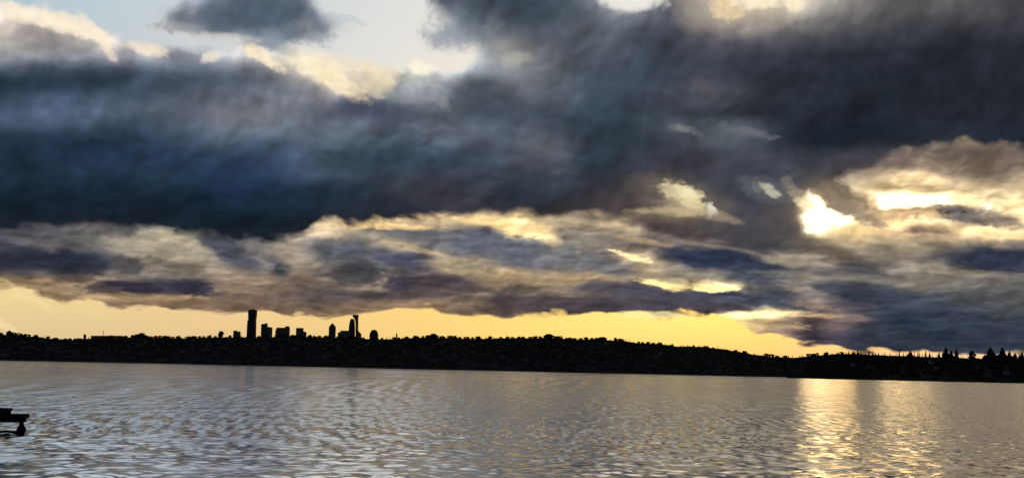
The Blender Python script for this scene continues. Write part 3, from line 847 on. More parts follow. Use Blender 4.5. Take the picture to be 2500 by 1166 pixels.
# ================================================================== lake
def build_water():
    # polar sheet round the foot of the camera's shore: fine where ripples can be told apart
    px = 2500 / 1024
    st = 0.85 * px / FPX
    a_in = np.arange(-0.385, 0.385, st)
    a_out = np.linspace(0.40, 1.25, 45)
    azs = np.concatenate([-a_out[::-1], a_in, a_out])
    dep_far, dep_near = CAM_H / 5200.0, CAM_H / 52.0
    deps = np.arange(dep_far, dep_near, 0.20 * px / FPX)
    d = np.concatenate([np.linspace(4, 50, 24), (CAM_H / deps[::-1]), [7000, 12000]])
    rows = np.gradient(d)
    A, D = np.meshgrid(azs, d)
    X, Y = D * np.sin(A), D * np.cos(A)
    RW = np.repeat(rows[:, None], len(azs), 1)
    cols = D * st
    # wind ripples: many small wave trains, most of them running towards the camera's shore
    rng = np.random.default_rng(5)
    n = 170
    lam = np.exp(rng.uniform(np.log(0.6), np.log(14), n))
    th = rng.normal(0.08, 0.85, n)
    ph = rng.uniform(0, 2 * np.pi, n)
    wgt = np.exp(-((np.log(lam) - np.log(1.15)) / 0.9) ** 2)
    slope2 = SLOPE_RMS ** 2 * wgt / wgt.sum()
    # calmer and rougher patches of wind
    patch = np.zeros_like(X)
    for L, w in ((260, .5), (130, .4), (70, .35), (34, .3)):
        t = rng.uniform(0, 6.3, 6)
        patch += 0.6 * w * np.sin(X / L * 2.1 + t[0] + 1.5 * np.sin(Y / L * .6 + t[1])) * np.sin(Y / L * .8 + t[2] + 1.2 * np.sin(X / L + t[3]))
    # wave groups, short-crested
    for i in range(40):
        L = np.exp(rng.uniform(np.log(5), np.log(30)))
        a = rng.normal(0, 1.1)
        patch += 0.16 * np.sin(2 * np.pi / L * (X * math.sin(a) + Y * math.cos(a)) + rng.uniform(0, 6.3))
    gust = np.clip(1 + 0.10 * patch, 0.75, 1.3)
    Z = np.zeros_like(X)
    for i in range(n):
        k = 2 * np.pi / lam[i]
        kx, ky = k * math.sin(th[i]), k * math.cos(th[i])
        kr = np.abs(ky) * RW * 0.12
        kc = np.abs(kx) * cols * 0.12
        att = np.exp(-(kr ** 2 + kc ** 2))
        s = math.sqrt(2 * slope2[i]) / k
        Z += s * att * np.sin(kx * X + ky * Y + ph[i])
    # gustlets: patches of steeper ripples, wider the farther out they can still be told apart
    fleck = np.zeros_like(X)
    for d0 in (110, 170, 260, 400, 620, 950, 1500):
        w = np.exp(-(np.log(np.maximum(D, 1) / d0) / 0.34) ** 2)
        lx, ly = d0 * 0.0125, max(2.2, d0 ** 2 * 0.00015 * 3.6)
        f = np.zeros_like(X)
        for i in range(16):
            f += np.sin(2 * np.pi * (X / lx * rng.uniform(-1.5, 1.5) + Y / ly * rng.uniform(0.45, 1.5)) + rng.uniform(0, 6.3))
        fleck += w * f / math.sqrt(8)
    gust = gust * np.exp(FLECK * np.clip(fleck, -1.8, 1.8))
    calm = np.interp(np.log(D), np.log([60, 160, 600, 4000]), [1.0, 0.92, 0.6, 0.42])     # the wind drops towards the far shore
    gust = gust * calm
    Z *= gust
    # the slope the sheet is too coarse to carry far out goes into the gloss
    dz = np.gradient(Z, axis=0) / np.gradient(D, axis=0)
    real = (dz ** 2).mean(1)
    real = np.convolve(np.pad(real, 8, mode='edge'), np.ones(17) / 17, mode='valid')
    want = SLOPE_RMS ** 2 * 0.6
    lost = np.clip(want * gust ** 2 - real[:, None], 0, None) + MICRO ** 2
    alpha = np.sqrt(2 * lost)
    rough = np.sqrt(np.clip(alpha * 0.5, 0.0005, 1))     # the ripples run one way: half across, double along
    nr, nc = X.shape
    verts = np.stack([X, Y, Z], -1).reshape(-1, 3)
    idx = np.arange(nr * nc).reshape(nr, nc)
    faces = np.stack([idx[:-1, :-1], idx[:-1, 1:], idx[1:, 1:], idx[1:, :-1]], -1).reshape(-1, 4)[:, ::-1]
    m = bpy.data.materials.new("lake_water")
    m.use_nodes = True
    nt = m.node_tree
    nt.nodes.clear()
    out = nt.nodes.new('ShaderNodeOutputMaterial')
    dif = nt.nodes.new('ShaderNodeBsdfDiffuse')
    dif.inputs['Color'].default_value = (0.012, 0.018, 0.022, 1)
    glo = nt.nodes.new('ShaderNodeBsdfGlossy')
    glo.inputs['Color'].default_value = (0.97, 0.97, 0.97, 1)
    glo.distribution = 'BECKMANN'
    glo.inputs['Anisotropy'].default_value = 0.5
    tg = nt.nodes.new('ShaderNodeCombineXYZ')
    tg.inputs[0].default_value = 1.0
    nt.links.new(tg.outputs[0], glo.inputs['Tangent'])
    fr = nt.nodes.new('ShaderNodeFresnel')
    fr.inputs['IOR'].default_value = 1.333
    mu = nt.nodes.new('ShaderNodeMath')
    mu.operation, mu.use_clamp = 'MULTIPLY', True
    mu.inputs[1].default_value = WATER_GAIN
    mx = nt.nodes.new('ShaderNodeMixShader')
    at_n = nt.nodes.new('ShaderNodeAttribute')
    at_n.attribute_name = 'ripple'
    nt.links.new(at_n.outputs['Fac'], glo.inputs['Roughness'])
    nt.links.new(fr.outputs[0], mu.inputs[0])
    nt.links.new(mu.outputs[0], mx.inputs[0])
    nt.links.new(dif.outputs[0], mx.inputs[1])
    nt.links.new(glo.outputs[0], mx.inputs[2])
    nt.links.new(mx.outputs[0], out.inputs[0])
    me = mesh_np("lake", verts, faces, m)
    at = me.attributes.new('ripple', 'FLOAT', 'POINT')
    at.data.foreach_set('value', rough.astype(np.float32).ravel())
    o = link("lake", me)
    tag(o, kind='structure')


SLOPE_RMS = 0.094
MICRO = 0.012
FLECK = 0.30
WATER_GAIN = 1.9
build_water()

# lake bed and the land all round, one sheet out to the horizon
g = MB()
g.add([(-60000, -60000, -4), (60000, -60000, -4), (60000, 60000, -4), (-60000, 60000, -4)], [(0, 1, 2, 3)])
tag(g.build("ground", M_EARTH), kind='structure')

# ================================================================== far shore
RIDGE = "-400:806 -150:816 0:814 24:811 45:815 110:818 140:825 200:825 225:821 300:821 345:817 365:821 420:820 480:820 530:818 600:818 700:817 800:819 900:822 960:822 1000:820 1050:818 1110:820 1150:823 1200:820 1300:820 1340:818 1400:824 1450:823 1500:826 1560:832 1600:834 1650:840 1700:840 1770:848 1850:862 1900:866 1936:868 1980:862 2050:857 2100:859 2150:862 2250:866 2400:870 2700:872 3200:868"
rx, ry = knots(RIDGE)
ry = ry[:, 0]
SHORE_Y, RIDGE_Y = 4500.0, 5250.0
TREE_H = 11.0


def ridge_z(X, Y=RIDGE_Y):
    """height of the wooded skyline above the lake at world X (sampled at distance Y)"""
    az_ = np.arctan2(X, Y)
    pxs = np.array([px_azel(a, b) for a, b in zip(rx, ry)])
    elv = np.interp(az_, pxs[:, 0], pxs[:, 1])
    return CAM_H + np.hypot(X, Y) * np.tan(elv)


def far_ground(X, Y):
    t = np.clip((Y - SHORE_Y) / (RIDGE_Y - SHORE_Y), 0, 1)
    up = 1.2 + (ridge_z(X) - TREE_H) * (1 - (1 - t) ** 1.7)
    back = np.clip((Y - RIDGE_Y) / 4000, 0, 1)
    bumps = 3.0 * np.sin(X / 170 + Y / 130) * np.sin(X / 91 - Y / 210) * t * (1 - t) * 4
    return np.where(Y <= SHORE_Y, -3, up * (1 - 0.55 * back) + bumps)


hx = np.linspace(-5200, 5200, 420)
hy = np.concatenate([[4480, SHORE_Y - 1, SHORE_Y + 1], np.linspace(4540, RIDGE_Y, 26), np.linspace(5350, 12500, 16)])
HX, HY = np.meshgrid(hx, hy)
HZ = far_ground(HX, HY)
idx = np.arange(HX.size).reshape(HX.shape)
hf = np.stack([idx[:-1, :-1], idx[:-1, 1:], idx[1:, 1:], idx[1:, :-1]], -1).reshape(-1, 4)
hill = link("hill", mesh_np("hill", np.stack([HX, HY, HZ], -1).reshape(-1, 3), hf, M_EARTH))
tag(hill, kind='structure')

# nearer wooded headland on the right
HEAD_Y = 2750.0
HEAD_TOP = "1880:915 1935:900 1960:882 1985:872 2050:868 2100:866 2150:868 2250:870 2350:871 2500:871 2700:872 3000:868 3500:862"
qx, qy = knots(HEAD_TOP)
qy = qy[:, 0]
head_ae = np.array([px_azel(a, b) for a, b in zip(qx, qy)])


def head_top_z(X, Y):
    az_ = np.arctan2(X, Y)
    elv = np.interp(az_, head_ae[:, 0], head_ae[:, 1])
    return np.maximum(CAM_H + np.hypot(X, Y) * np.tan(elv), -3.0)


def head_ground(X, Y):
    t = np.clip((Y - HEAD_Y) / 260.0, 0, 1)
    top = head_top_z(X, HEAD_Y + 260) - 15.0
    back = np.clip((Y - HEAD_Y - 420) / 500, 0, 1)
    z = 0.8 + np.maximum(top, -4) * (1 - (1 - t) ** 1.8)
    return np.where(Y <= HEAD_Y, -3, z * (1 - back) - 3 * back)


X0 = at(1925, 905, HEAD_Y).x
gx = np.linspace(X0 - 8, X0 + 2600, 220)
gy = np.concatenate([[HEAD_Y - 20, HEAD_Y - 0.5, HEAD_Y + 0.5], np.linspace(HEAD_Y + 15, HEAD_Y + 270, 14), np.linspace(HEAD_Y + 320, HEAD_Y + 930, 8)])
GX, GY = np.meshgrid(gx, gy)
GX = GX + (GY - HEAD_Y) * (X0 / HEAD_Y + 0.06)
GZ = head_ground(GX, GY)
edge = np.clip((GX - X0 - (GY - HEAD_Y) * (X0 / HEAD_Y + 0.06)) / 30, 0, 1)
GZ = GZ * edge - 3 * (1 - edge)
idx = np.arange(GX.size).reshape(GX.shape)
hf = np.stack([idx[:-1, :-1], idx[:-1, 1:], idx[1:, 1:], idx[1:, :-1]], -1).reshape(-1, 4)
headland = link("headland", mesh_np("headland", np.stack([GX, GY, GZ], -1).reshape(-1, 3), hf, M_EARTH))
tag(headland, kind='structure')


# ------------------------------------------------------------------ trees
def ico(sub):
    bm = bmesh.new()
    bmesh.ops.create_icosphere(bm, subdivisions=sub, radius=1.0)
    v = np.array([p.co[:] for p in bm.verts])
    f = np.array([[q.index for q in p.verts] for p in bm.faces])
    bm.free()
    return v, f


ICO1, ICO2 = ico(1), ico(2)


def clumps(rng, n, spread, size, squash=0.8, base=0.45):
    """a crown as n lumpy leaf clumps inside a unit envelope, 1 high"""
    vs, fs, o = [], [], 0
    for i in range(n):
        z = rng.uniform(base, 0.9)
        t = (z - base) / (1 - base)
        r = spread * math.sqrt(rng.uniform()) * math.sqrt(max(0.05, 1 - (2 * t - 0.7) ** 2 * 0.6))
        a = rng.uniform(0, 6.283)
        s = size * rng.uniform(0.6, 1.25)
        v, f = ICO1
        v = v * (1 + rng.normal(0, 0.16, (len(v), 1)))
        v = v * np.array([s, s, s * squash]) + np.array([r * math.cos(a), r * math.sin(a), z])
        vs.append(v)
        fs.append(f + o)
        o += len(v)
    return np.concatenate(vs), np.concatenate(fs)


def fir_crown(rng, tiers=9, width=0.20, base=0.12):
    """a conifer crown: drooping branch blades in tiers round the trunk, 1 high"""
    vs, fs = [], []
    for t in range(tiers):
        k = t / (tiers - 1)
        z = base + (0.97 - base) * k
        R = width * (1 - k) ** 0.8 * rng.uniform(0.75, 1.15) + 0.012
        nb = 9 - int(4 * k)
        a0_ = rng.uniform(0, 6.28)
        for b in range(nb):
            a = a0_ + 6.283 * b / nb + rng.normal(0, 0.15)
            r = R * rng.uniform(0.65, 1.2)
            h = 0.055 + 0.5 * (0.97 - base) / tiers
            w = r * 0.42 + 0.01
            ca, sa = math.cos(a), math.sin(a)
            o = len(vs)
            vs += [(0, 0, z + h), (ca * r * .55 - sa * w, sa * r * .55 + ca * w, z),
                   (ca * r, sa * r, z - 0.35 * r), (ca * r * .55 + sa * w, sa * r * .55 - ca * w, z), (0, 0, z - 0.01)]
            fs += [(o, o + 1, o + 2), (o, o + 2, o + 3), (o + 4, o + 2, o + 1), (o + 4, o + 3, o + 2)]
    return np.array(vs), np.array(fs)


def trunk_mesh(name, h, r):
    mb = MB()
    mb.lathe([(r, -0.06 * h), (r * 0.8, 0.3 * h), (r * 0.5, 0.7 * h), (r * 0.15, 0.96 * h)], 7)
    return mb.mesh(name, M_BARK, True)


rng = np.random.default_rng(21)
ROUND = [clumps(rng, 13, sp, sz, sq, 0.4) for sp, sz, sq in ((.34, .24, .75), (.42, .24, .7), (.28, .25, .85), (.46, .22, .65), (.36, .26, .8))]
FIRS = [fir_crown(rng, t, w) for t, w in ((9, .17), (11, .20), (8, .14), (12, .23))]


LOWCROWN = [clumps(rng, 20, sp_, .23, .8, .1) for sp_ in (.30, .36, .42, .33, .39)]
FULL = [clumps(rng, 26, .40, .22, .85, .12) for _ in range(3)]


def whole_tree_mesh(name, crown, material, trunk_r):
    v, f = crown
    mb = MB()
    mb.lathe([(trunk_r, -0.15), (trunk_r * .7, 0.35), (trunk_r * .3, 0.8)], 5)
    tv, tf = np.array(mb.v), [q for q in mb.f]
    me = bpy.data.meshes.new(name)
    me.from_pydata([tuple(p) for p in v] + [tuple(p) for p in tv], [], [tuple(int(i) for i in q) for q in f] + [tuple(i + len(v) for i in q) for q in tf])
    me.materials.append(material)
    me.materials.append(M_BARK)
    for p in me.polygons:
        if p.index >= len(f):
            p.material_index = 1
    me.update()
    return me


def bulk(name, spots, shapes, material, rng, width):
    """a wood that reads as one mass: every crown real, joined into one object"""
    vs, fs, o = [], [], 0
    for (x, y, z, h) in spots:
        v, f = shapes[rng.integers(len(shapes))]
        a = rng.uniform(0, 6.28)
        w = width * h * rng.uniform(0.8, 1.25)
        R = np.array([[math.cos(a), -math.sin(a)], [math.sin(a), math.cos(a)]])
        p = np.empty_like(v)
        p[:, :2] = (v[:, :2] @ R.T) * w
        p[:, 2] = v[:, 2] * h
        vs.append(p + np.array([x, y, z]))
        fs.append(f + o)
        o += len(v)
    me = mesh_np(name, np.concatenate(vs), np.concatenate(fs), material, True)
    return tag(link(name, me), kind='stuff')


BLOB = []
for k in range(5):
    v, f = ICO1
    v = v * (1 + rng.normal(0, 0.2, (len(v), 1))) * np.array([0.5, 0.5, 0.45]) + np.array([0, 0, 0.5])
    BLOB.append((v, f))

# wood on the slope of the far hill
spots = []
while len(spots) < 22000:
    t = rng.uniform() ** 0.8
    Y = SHORE_Y + 6 + t * (RIDGE_Y - SHORE_Y - 40)
    X = rng.uniform(-0.62, 0.62) * Y
    spots.append((X, Y, 0, rng.uniform(4, 6.5)))
sp = np.array(spots)
sp[:, 2] = far_ground(sp[:, 0], sp[:, 1]) - 2.6
bulk("woodland", sp, BLOB, M_LEAF, rng, 2.5)

# wood on the headland
spots = []
while len(spots) < 3600:
    Y = HEAD_Y + 8 + rng.uniform() * 300
    X = X0 - 4 + (Y - HEAD_Y) * (X0 / HEAD_Y + 0.06) + (rng.uniform() ** 1.3 * 2400 if len(spots) > 500 else rng.uniform() * 150)
    spots.append((X, Y, 0, rng.uniform(7, 12)))
sp = np.array(spots)
ed = np.clip((sp[:, 0] - X0 - (sp[:, 1] - HEAD_Y) * (X0 / HEAD_Y + 0.06)) / 30, 0, 1)
sp[:, 2] = head_ground(sp[:, 0], sp[:, 1]) * ed - 3 * (1 - ed) - 1.0
bulk("headland_woodland", sp, FIRS[:2] + BLOB, M_NEEDLE, rng, 0.95)

# the skyline trees of the far ridge, one by one
round_me = [whole_tree_mesh("ridge_tree", c, M_LEAF, 0.03) for c in LOWCROWN]
fir_me = [whole_tree_mesh("ridge_conifer", c, M_NEEDLE, 0.025) for c in FIRS]
xs = np.linspace(-40, 2085, 190) + rng.normal(0, 3.5, 190)
for i, x in enumerate(xs):
    y = np.interp(x, rx, ry)
    p = at(x, y - 0.7, RIDGE_Y + rng.uniform(-25, 25))
    conifer = (1520 < x < 1960 and rng.uniform() < 0.62) or rng.uniform() < 0.16
    if conifer:
        o = link("ridge_conifer", fir_me[rng.integers(4)])
        h = TREE_H * rng.uniform(0.9, 1.5)
        w = h * rng.uniform(0.75, 1.1)
        tag(o, "small pointed conifer in the dark treeline of the far ridge", "tree", "conifers in the far treeline")
    else:
        o = link("ridge_tree", round_me[rng.integers(5)])
        h = TREE_H * (0.84 + 0.28 * math.sin(i * 0.31) * math.sin(i * 0.117 + 1) + rng.uniform(-0.12, 0.3))
        w = h * rng.uniform(1.3, 2.6)
        tag(o, "small round-crowned tree in the dark treeline of the far ridge", "tree", "broadleaf trees in the far treeline")
    o.location = (p.x, p.y, p.z - TREE_H)
    o.scale = (w, w, h)
    o.rotation_euler.z = rng.uniform(0, 6.28)

# few taller crowns that stand clear of the ridge line
for x, top, w, lab in ((23, 807, 16, "tall rounded tree crown above the treeline at the far left"),
                       (207, 816, 9, "small bushy tree beside the left end of the long flat roof"),
                       (541, 808, 17, "domed dark tree crown left of the tall tower, before the low block"),
                       (1060, 814, 26, "broad low tree crown on the ridge right of the towers"),
                       (1342, 815, 34, "broad rounded clump crowning the middle of the far ridge")):
    p = at(x, top, RIDGE_Y - 60)
    t = empty("broadleaf_tree", (p.x, p.y, p.z - 22))
    tag(t, lab, "tree")
    v, f = FULL[int(x) % 3]
    s = np.array([w * RIDGE_Y / FPX * 0.95, w * RIDGE_Y / FPX * 0.95, 22.0 / 0.98])
    link("crown", mesh_np("crown", v * s, f, M_LEAF, False), t)
    link("trunk", trunk_mesh("trunk", 17, 0.5), t)

# the conifers that stand up from the headland
HEAD_TREES = [
    # x, top, base width px, kind, label
    (2097, 857, 7, 'f', "slim little conifer where the headland's bright gap begins"),
    (2120, 859, 5, 'f', "short pointed conifer just right of the first slim one on the headland"),
    (2196, 853.5, 4, 'f', "thin pole-like conifer on the headland left of a broad cone-shaped one"),
    (2222, 855, 24, 'f', "broad cone-shaped conifer between two thin ones on the headland"),
    (2241, 852.5, 4, 'f', "very thin spire-like tree right beside the broad cone-shaped conifer"),
    (2260, 849.5, 5, 'f', "lone thin spire rising from the low middle of the headland treeline"),
    (2293, 856, 6, 'f', "small dark conifer leaning on the left flank of the tallest headland tree"),
    (2309, 845, 24, 'f', "tallest dark conifer of the headland, left of a narrow columnar one"),
    (2322, 857, 16, 'r', "low bushy tree between the tallest conifer and the columnar one"),
    (2335, 848.5, 13, 'f', "narrow columnar conifer just right of the tallest headland tree"),
    (2374, 856, 19, 'r', "round-topped tree standing alone in the bright gap of the headland"),
    (2418, 846, 38, 'f', "wide ragged conifer, left one of the big pair at right"),
    (2447, 844.5, 27, 'f', "high pointed conifer, right one of the big pair at right"),
    (2464, 854, 17, 'f', "shorter conifer on the right shoulder of the big pair"),
    (2478, 862, 12, 'r', "low rounded tree right of the big conifer pair"),
    (2495, 856, 12, 'f', "small conifer at the very right edge of the view"),
]
for i, (x, top, wpx, kind, lab) in enumerate(HEAD_TREES):
    Y = HEAD_Y + 235 + (i % 4) * 12
    p = at(x, top, Y)
    h = (874 - top) * Y / FPX * 1.25
    w = wpx * Y / FPX
    t = empty("conifer" if kind == 'f' else "broadleaf_tree", (p.x, p.y, p.z - h))
    tag(t, lab, "tree", "trees standing up from the headland")
    if kind == 'f':
        crown = fir_crown(rng, 13, 0.5, 0.15)
        v, f = crown
        s = np.array([w * 1.15 + 2.2, w * 1.15 + 2.2, h])
        link("crown", mesh_np("crown", v * s, f, M_NEEDLE, False), t)
    else:
        v, f = FULL[i % 3]
        s = np.array([w * 1.0, w * 1.0, h])
        link("crown", mesh_np("crown", v * s, f, M_LEAF, False), t)
    link("trunk", trunk_mesh("trunk", h * 0.93, 0.016 * h), t)
# small ones between, all alike
hcon = [whole_tree_mesh("headland_conifer", c, M_NEEDLE, 0.025) for c in FIRS]
for x in list(np.arange(2004, 2300, 4.4)) + list(np.arange(2340, 2560, 6.5)):
    x = x + rng.normal(0, 1.5)
    y = np.interp(x, qx, qy) - 1.0 - 13 * rng.uniform() ** 1.8
    Y = HEAD_Y + 255 + rng.uniform(-15, 15)
    p = at(x, y, Y)
    h = rng.uniform(14, 20)
    o = link("headland_conifer", hcon[rng.integers(4)])
    o.location = (p.x, p.y, p.z - h)
    o.scale = (h * 1.3, h * 1.3, h)
    o.rotation_euler.z = rng.uniform(0, 6.28)
    tag(o, "small dark conifer in the low even fringe of the headland", "tree", "conifers in the headland fringe")

# ================================================================== skyline buildings
def city(name, x, Y, base_px, lab, cat="building"):
    """an Empty at the foot of a building; returns it and a converter from photo pixels to local metres"""
    p = at(x, base_px, Y)
    root = empty(name, (p.x, p.y, p.z - 25))
    tag(root, lab, cat)
    k = Y / FPX

    def loc(px_, py_):
        q = at(px_, py_, Y)
        return q.x - p.x, q.z - p.z + 25
    return root, loc, k


def block(root, name, loc, x0, x1, ytop, depth, material, ybot=None, top_slope=0.0):
    xa, zt = loc(x0, ytop)
    xb, zt2 = loc(x1, ytop + top_slope)
    z0 = 0.0 if ybot is None else loc(x0, ybot)[1]
    v = [(xa, -depth / 2, z0), (xb, -depth / 2, z0), (xb, depth / 2, z0), (xa, depth / 2, z0),
         (xa, -depth / 2, zt), (xb, -depth / 2, zt2), (xb, depth / 2, zt2), (xa, depth / 2, zt)]
    mb = MB().add(v, [(3, 2, 1, 0), (4, 5, 6, 7), (0, 1, 5, 4), (1, 2, 6, 5), (2, 3, 7, 6), (3, 0, 4, 7)])
    return mb.build(name, material, root), (xa, xb, z0, min(zt, zt2))


def window_bands(part, box, depth, n, inset=1.2):
    xa, xb, z0, z1 = box
    mb = MB()
    for i in range(n):
        z = z0 + (z1 - z0) * (i + 0.5) / n
        hh = (z1 - z0) / n * 0.28
        mb.box(xa + inset, xb - inset, -depth / 2 - 0.35, -depth / 2 + 0.1, z - hh, z + hh)
    o = mb.build("window_band", M_WINDOW, part)
    o['kind'] = 'stuff'
    return o


CITY = 8600.0
# the tall tower: three stacked bodies with curved faces, a lower wing on its left, a wider head
root, loc, k = city("skyscraper", 615, CITY, 818, "tallest black tower of the skyline, with a step on its left flank")


def curved(x0, x1, zb, zt, depth, x0t=None, x1t=None):
    def ring(a, b, z):
        n = 8
        pts = []
        for i in range(n + 1):
            t = i / n
            pts.append((a + (b - a) * t, -depth / 2 + 0.10 * depth * (1 - (2 * t - 1) ** 2), z))
        pts += [(b, depth / 2, z), (a, depth / 2, z)]
        return pts
    return MB().loft([ring(x0, x1, zb), ring(x0t if x0t is not None else x0, x1t if x1t is not None else x1, zt)])


xL, _ = loc(607, 800)
xR, _ = loc(624.5, 800)
_, z_mid = loc(615, 781)
xl2, _ = loc(607.6, 781)
xr2, _ = loc(624.4, 781)
shaft = curved(xL, xR, 0, z_mid, 46, xl2, xr2).build("shaft", M_GLASS_DARK, root)
window_bands(shaft, (xl2, xr2, 70, z_mid), 46, 16, 5)
xl3, z_h = loc(607, 768)
xr3, _ = loc(626, 768)
curved(xl2, xr2, z_mid, z_h, 44, xl3, xr3).build("upper_shaft", M_GLASS_DARK, root)
xl4, z_t = loc(607.4, 756)
xr4, _ = loc(626.8, 756)
curved(xl3, xr3, z_h, z_t, 42, xl4, xr4).build("head", M_GLASS_DARK, root)
a, b = loc(604.6, 783)
a2, b2 = loc(608, 779.5)
MB().loft([[(a, -18, 0), (xL, -18, 0), (xL, 18, 0), (a, 18, 0)], [(a + 1, -18, b), (xL, -18, b2), (xL, 18, b2), (a + 1, 18, b)]]).build("wing", M_GLASS_DARK, root)
c0, c1 = loc(612, 754.6)
d0, _ = loc(622, 754.6)
MB().box(c0, d0, -12, 12, z_t, c1).build("roof_plant", M_STEEL, root)

# slant-topped tower with a lower shoulder
root, loc, k = city("tower_block", 651, CITY + 120, 818, "dark tower with slanted top and lower sloping shoulder, next right of the tallest")
o, bx = block(root, "tower_body", loc, 639, 652.4, 791, 40, M_CONCRETE, top_slope=-2.6)
window_bands(o, bx, 40, 9)
o, bx = block(root, "shoulder", loc, 652.4, 664.2, 796.5, 36, M_CONCRETE, top_slope=2.2)
# wide block
root, loc, k = city("office_block", 691, CITY + 60, 818, "wide flat-roofed dark block with raised right corner, third from the left")
o, bx = block(root, "block_body", loc, 676, 706.6, 799.2, 45, M_CONCRETE)
window_bands(o, bx, 45, 5)
block(root, "corner_tower", loc, 697.5, 706, 795.6, 30, M_CONCRETE, 799.2)
block(root, "side_wing", loc, 673.6, 676, 804, 36, M_CONCRETE)
# stepped
root, loc, k = city("office_tower", 736, CITY - 100, 818, "square dark tower with a low step on its right, alone mid-skyline")
o, bx = block(root, "tower_body", loc, 724.2, 740, 800, 42, M_CONCRETE)
window_bands(o, bx, 42, 6)
block(root, "step", loc, 740, 747.5, 807.6, 36, M_CONCRETE, top_slope=2.5)
# pyramid-roofed tower
root, loc, k = city("pointed_tower", 811.5, CITY + 20, 819, "dark tower with a pyramid roof ending in a point")
o, bx = block(root, "tower_body", loc, 804, 819.2, 797, 40, M_CONCRETE)
window_bands(o, bx, 40, 7)
xa, za = loc(804, 797)
xb, _ = loc(819.2, 797)
xm, zm = loc(812, 787.4)
MB().add([(xa, -20, za), (xb, -20, za), (xb, 20, za), (xa, 20, za), (xm, 0, zm)], [(0, 1, 4), (1, 2, 4), (2, 3, 4), (3, 0, 4), (3, 2, 1, 0)]).build("roof", M_ROOF, root)
# low podium building
root, loc, k = city("low_block", 840, CITY - 140, 818, "low dark stepped building at the foot of the two slim towers")
block(root, "block_body", loc, 832, 853, 806.5, 46, M_CONCRETE)
block(root, "side_wing", loc, 826, 832, 810.4, 40, M_CONCRETE)
# curved tower
root, loc, k = city("curved_tower", 858, CITY - 60, 818, "dark tower with a curved left flank, left one of the close pair")
prof = [(852.0, 866.2, 818), (852.2, 866.2, 800), (853.4, 865.8, 790), (855.4, 865.0, 783), (857.0, 864.0, 777.6)]
rings = []
for x0_, x1_, y_ in prof:
    xa, z = loc(x0_, y_)
    xb, _ = loc(x1_, y_)
    z = 0 if y_ == 818 else z
    rings.append([(xa, -18, z), (xb, -18, z), (xb, 18, z), (xa, 18, z)])
MB().loft(rings).build("tower_body", M_GLASS_DARK, root)
# slim tower with a wider head
root, loc, k = city("slim_tower", 871, CITY + 40, 818, "slim dark tower with a wider head, right one of the close pair")
prof = [(868.8, 874.6, 818), (868.8, 874.2, 792), (867.4, 874.2, 780), (863.8, 874.4, 774)]
rings = []
for x0_, x1_, y_ in prof:
    xa, z = loc(x0_, y_)
    xb, _ = loc(x1_, y_)
    z = 0 if y_ == 818 else z
    rings.append([(xa, -13, z), (xb, -13, z), (xb, 13, z), (xa, 13, z)])
MB().loft(rings).build("shaft", M_GLASS_DARK, root)
block(root, "head", loc, 861.8, 875.2, 768.2, 26, M_GLASS_DARK, 774)
block(root, "foot_wing", loc, 874.6, 882, 807, 26, M_CONCRETE, top_slope=8)
# domed building
root, loc, k = city("domed_building", 912.5, CITY - 900, 819, "isolated dark dome-shaped building right of the towers")
xa, zb = loc(902.2, 816)
xb, _ = loc(923.6, 816)
_, zt = loc(913, 804)
r = (xb - xa) / 2
MB().lathe([(r, 0), (r, zb * 0.98), (r * 0.93, zb + (zt - zb) * .25), (r * 0.78, zb + (zt - zb) * .58), (r * 0.52, zb + (zt - zb) * .86), (r * 0.3, zb + (zt - zb) * .97), (r * .05, zt)], 20, (xa + xb) / 2).build("dome", M_ROOF, root)
MB().lathe([(r * 1.03, zb * 0.9), (r * 1.03, zb * 0.98)], 20, (xa + xb) / 2).build("cornice", M_CONCRETE, root)
# small buildings on the ridge
root, loc, k = city("apartment_block", 578, RIDGE_Y + 300, 820, "small flat dark block on the ridge just left of the tallest tower")
block(root, "block_body", loc, 570.5, 578.5, 806.4, 16, M_CONCRETE)
block(root, "side_wing", loc, 578.5, 586.8, 808.4, 14, M_CONCRETE)
root, loc, k = city("long_building", 262, RIDGE_Y + 120, 823, "long low flat-roofed dark building on the ridge under a thin mast")
o, bx = block(root, "block_body", loc, 224, 299, 818.8, 22, M_CONCRETE)
block(root, "roof_plant", loc, 266, 276, 817.9, 8, M_STEEL, 818.8)
root, loc, k = city("rooftop_mast", 252, RIDGE_Y + 120, 818, "thin dark mast rising from the long flat roof at left", "mast")
root.location.z += 25
_, z1 = loc(252, 806)
MB().lathe([(1.1, 0), (0.9, z1 - 33), (0.5, z1 - 25)], 6).build("pole", M_STEEL, root)
MB().lathe([(1.7, z1 - 34), (1.7, z1 - 30)], 6).build("antenna_drum", M_STEEL, root)
root, loc, k = city("hall", 345, RIDGE_Y + 110, 822, "small dark hall with a stubby roof antenna, right of the long flat roof")
block(root, "block_body", loc, 332, 354, 815.6, 20, M_CONCRETE)
block(root, "roof_storey", loc, 341, 352, 812.2, 14, M_CONCRETE, 815.6)
xa, za = loc(345, 812.2)
MB().lathe([(0.6, za), (0.35, za + 5)], 6, xa).build("antenna", M_STEEL, root)
root, loc, k = city("spire", 968.5, RIDGE_Y + 60, 819, "little pointed spire breaking the ridge right of the dome", "spire")
xa, za = loc(968.5, 811.6)
MB().loft([[(-2.6, -2.6, 0), (2.6, -2.6, 0), (2.6, 2.6, 0), (-2.6, 2.6, 0)], [(-2.6, -2.6, za - 6), (2.6, -2.6, za - 6), (2.6, 2.6, za - 6), (-2.6, 2.6, za - 6)]]).build("tower_body", M_CONCRETE, root)
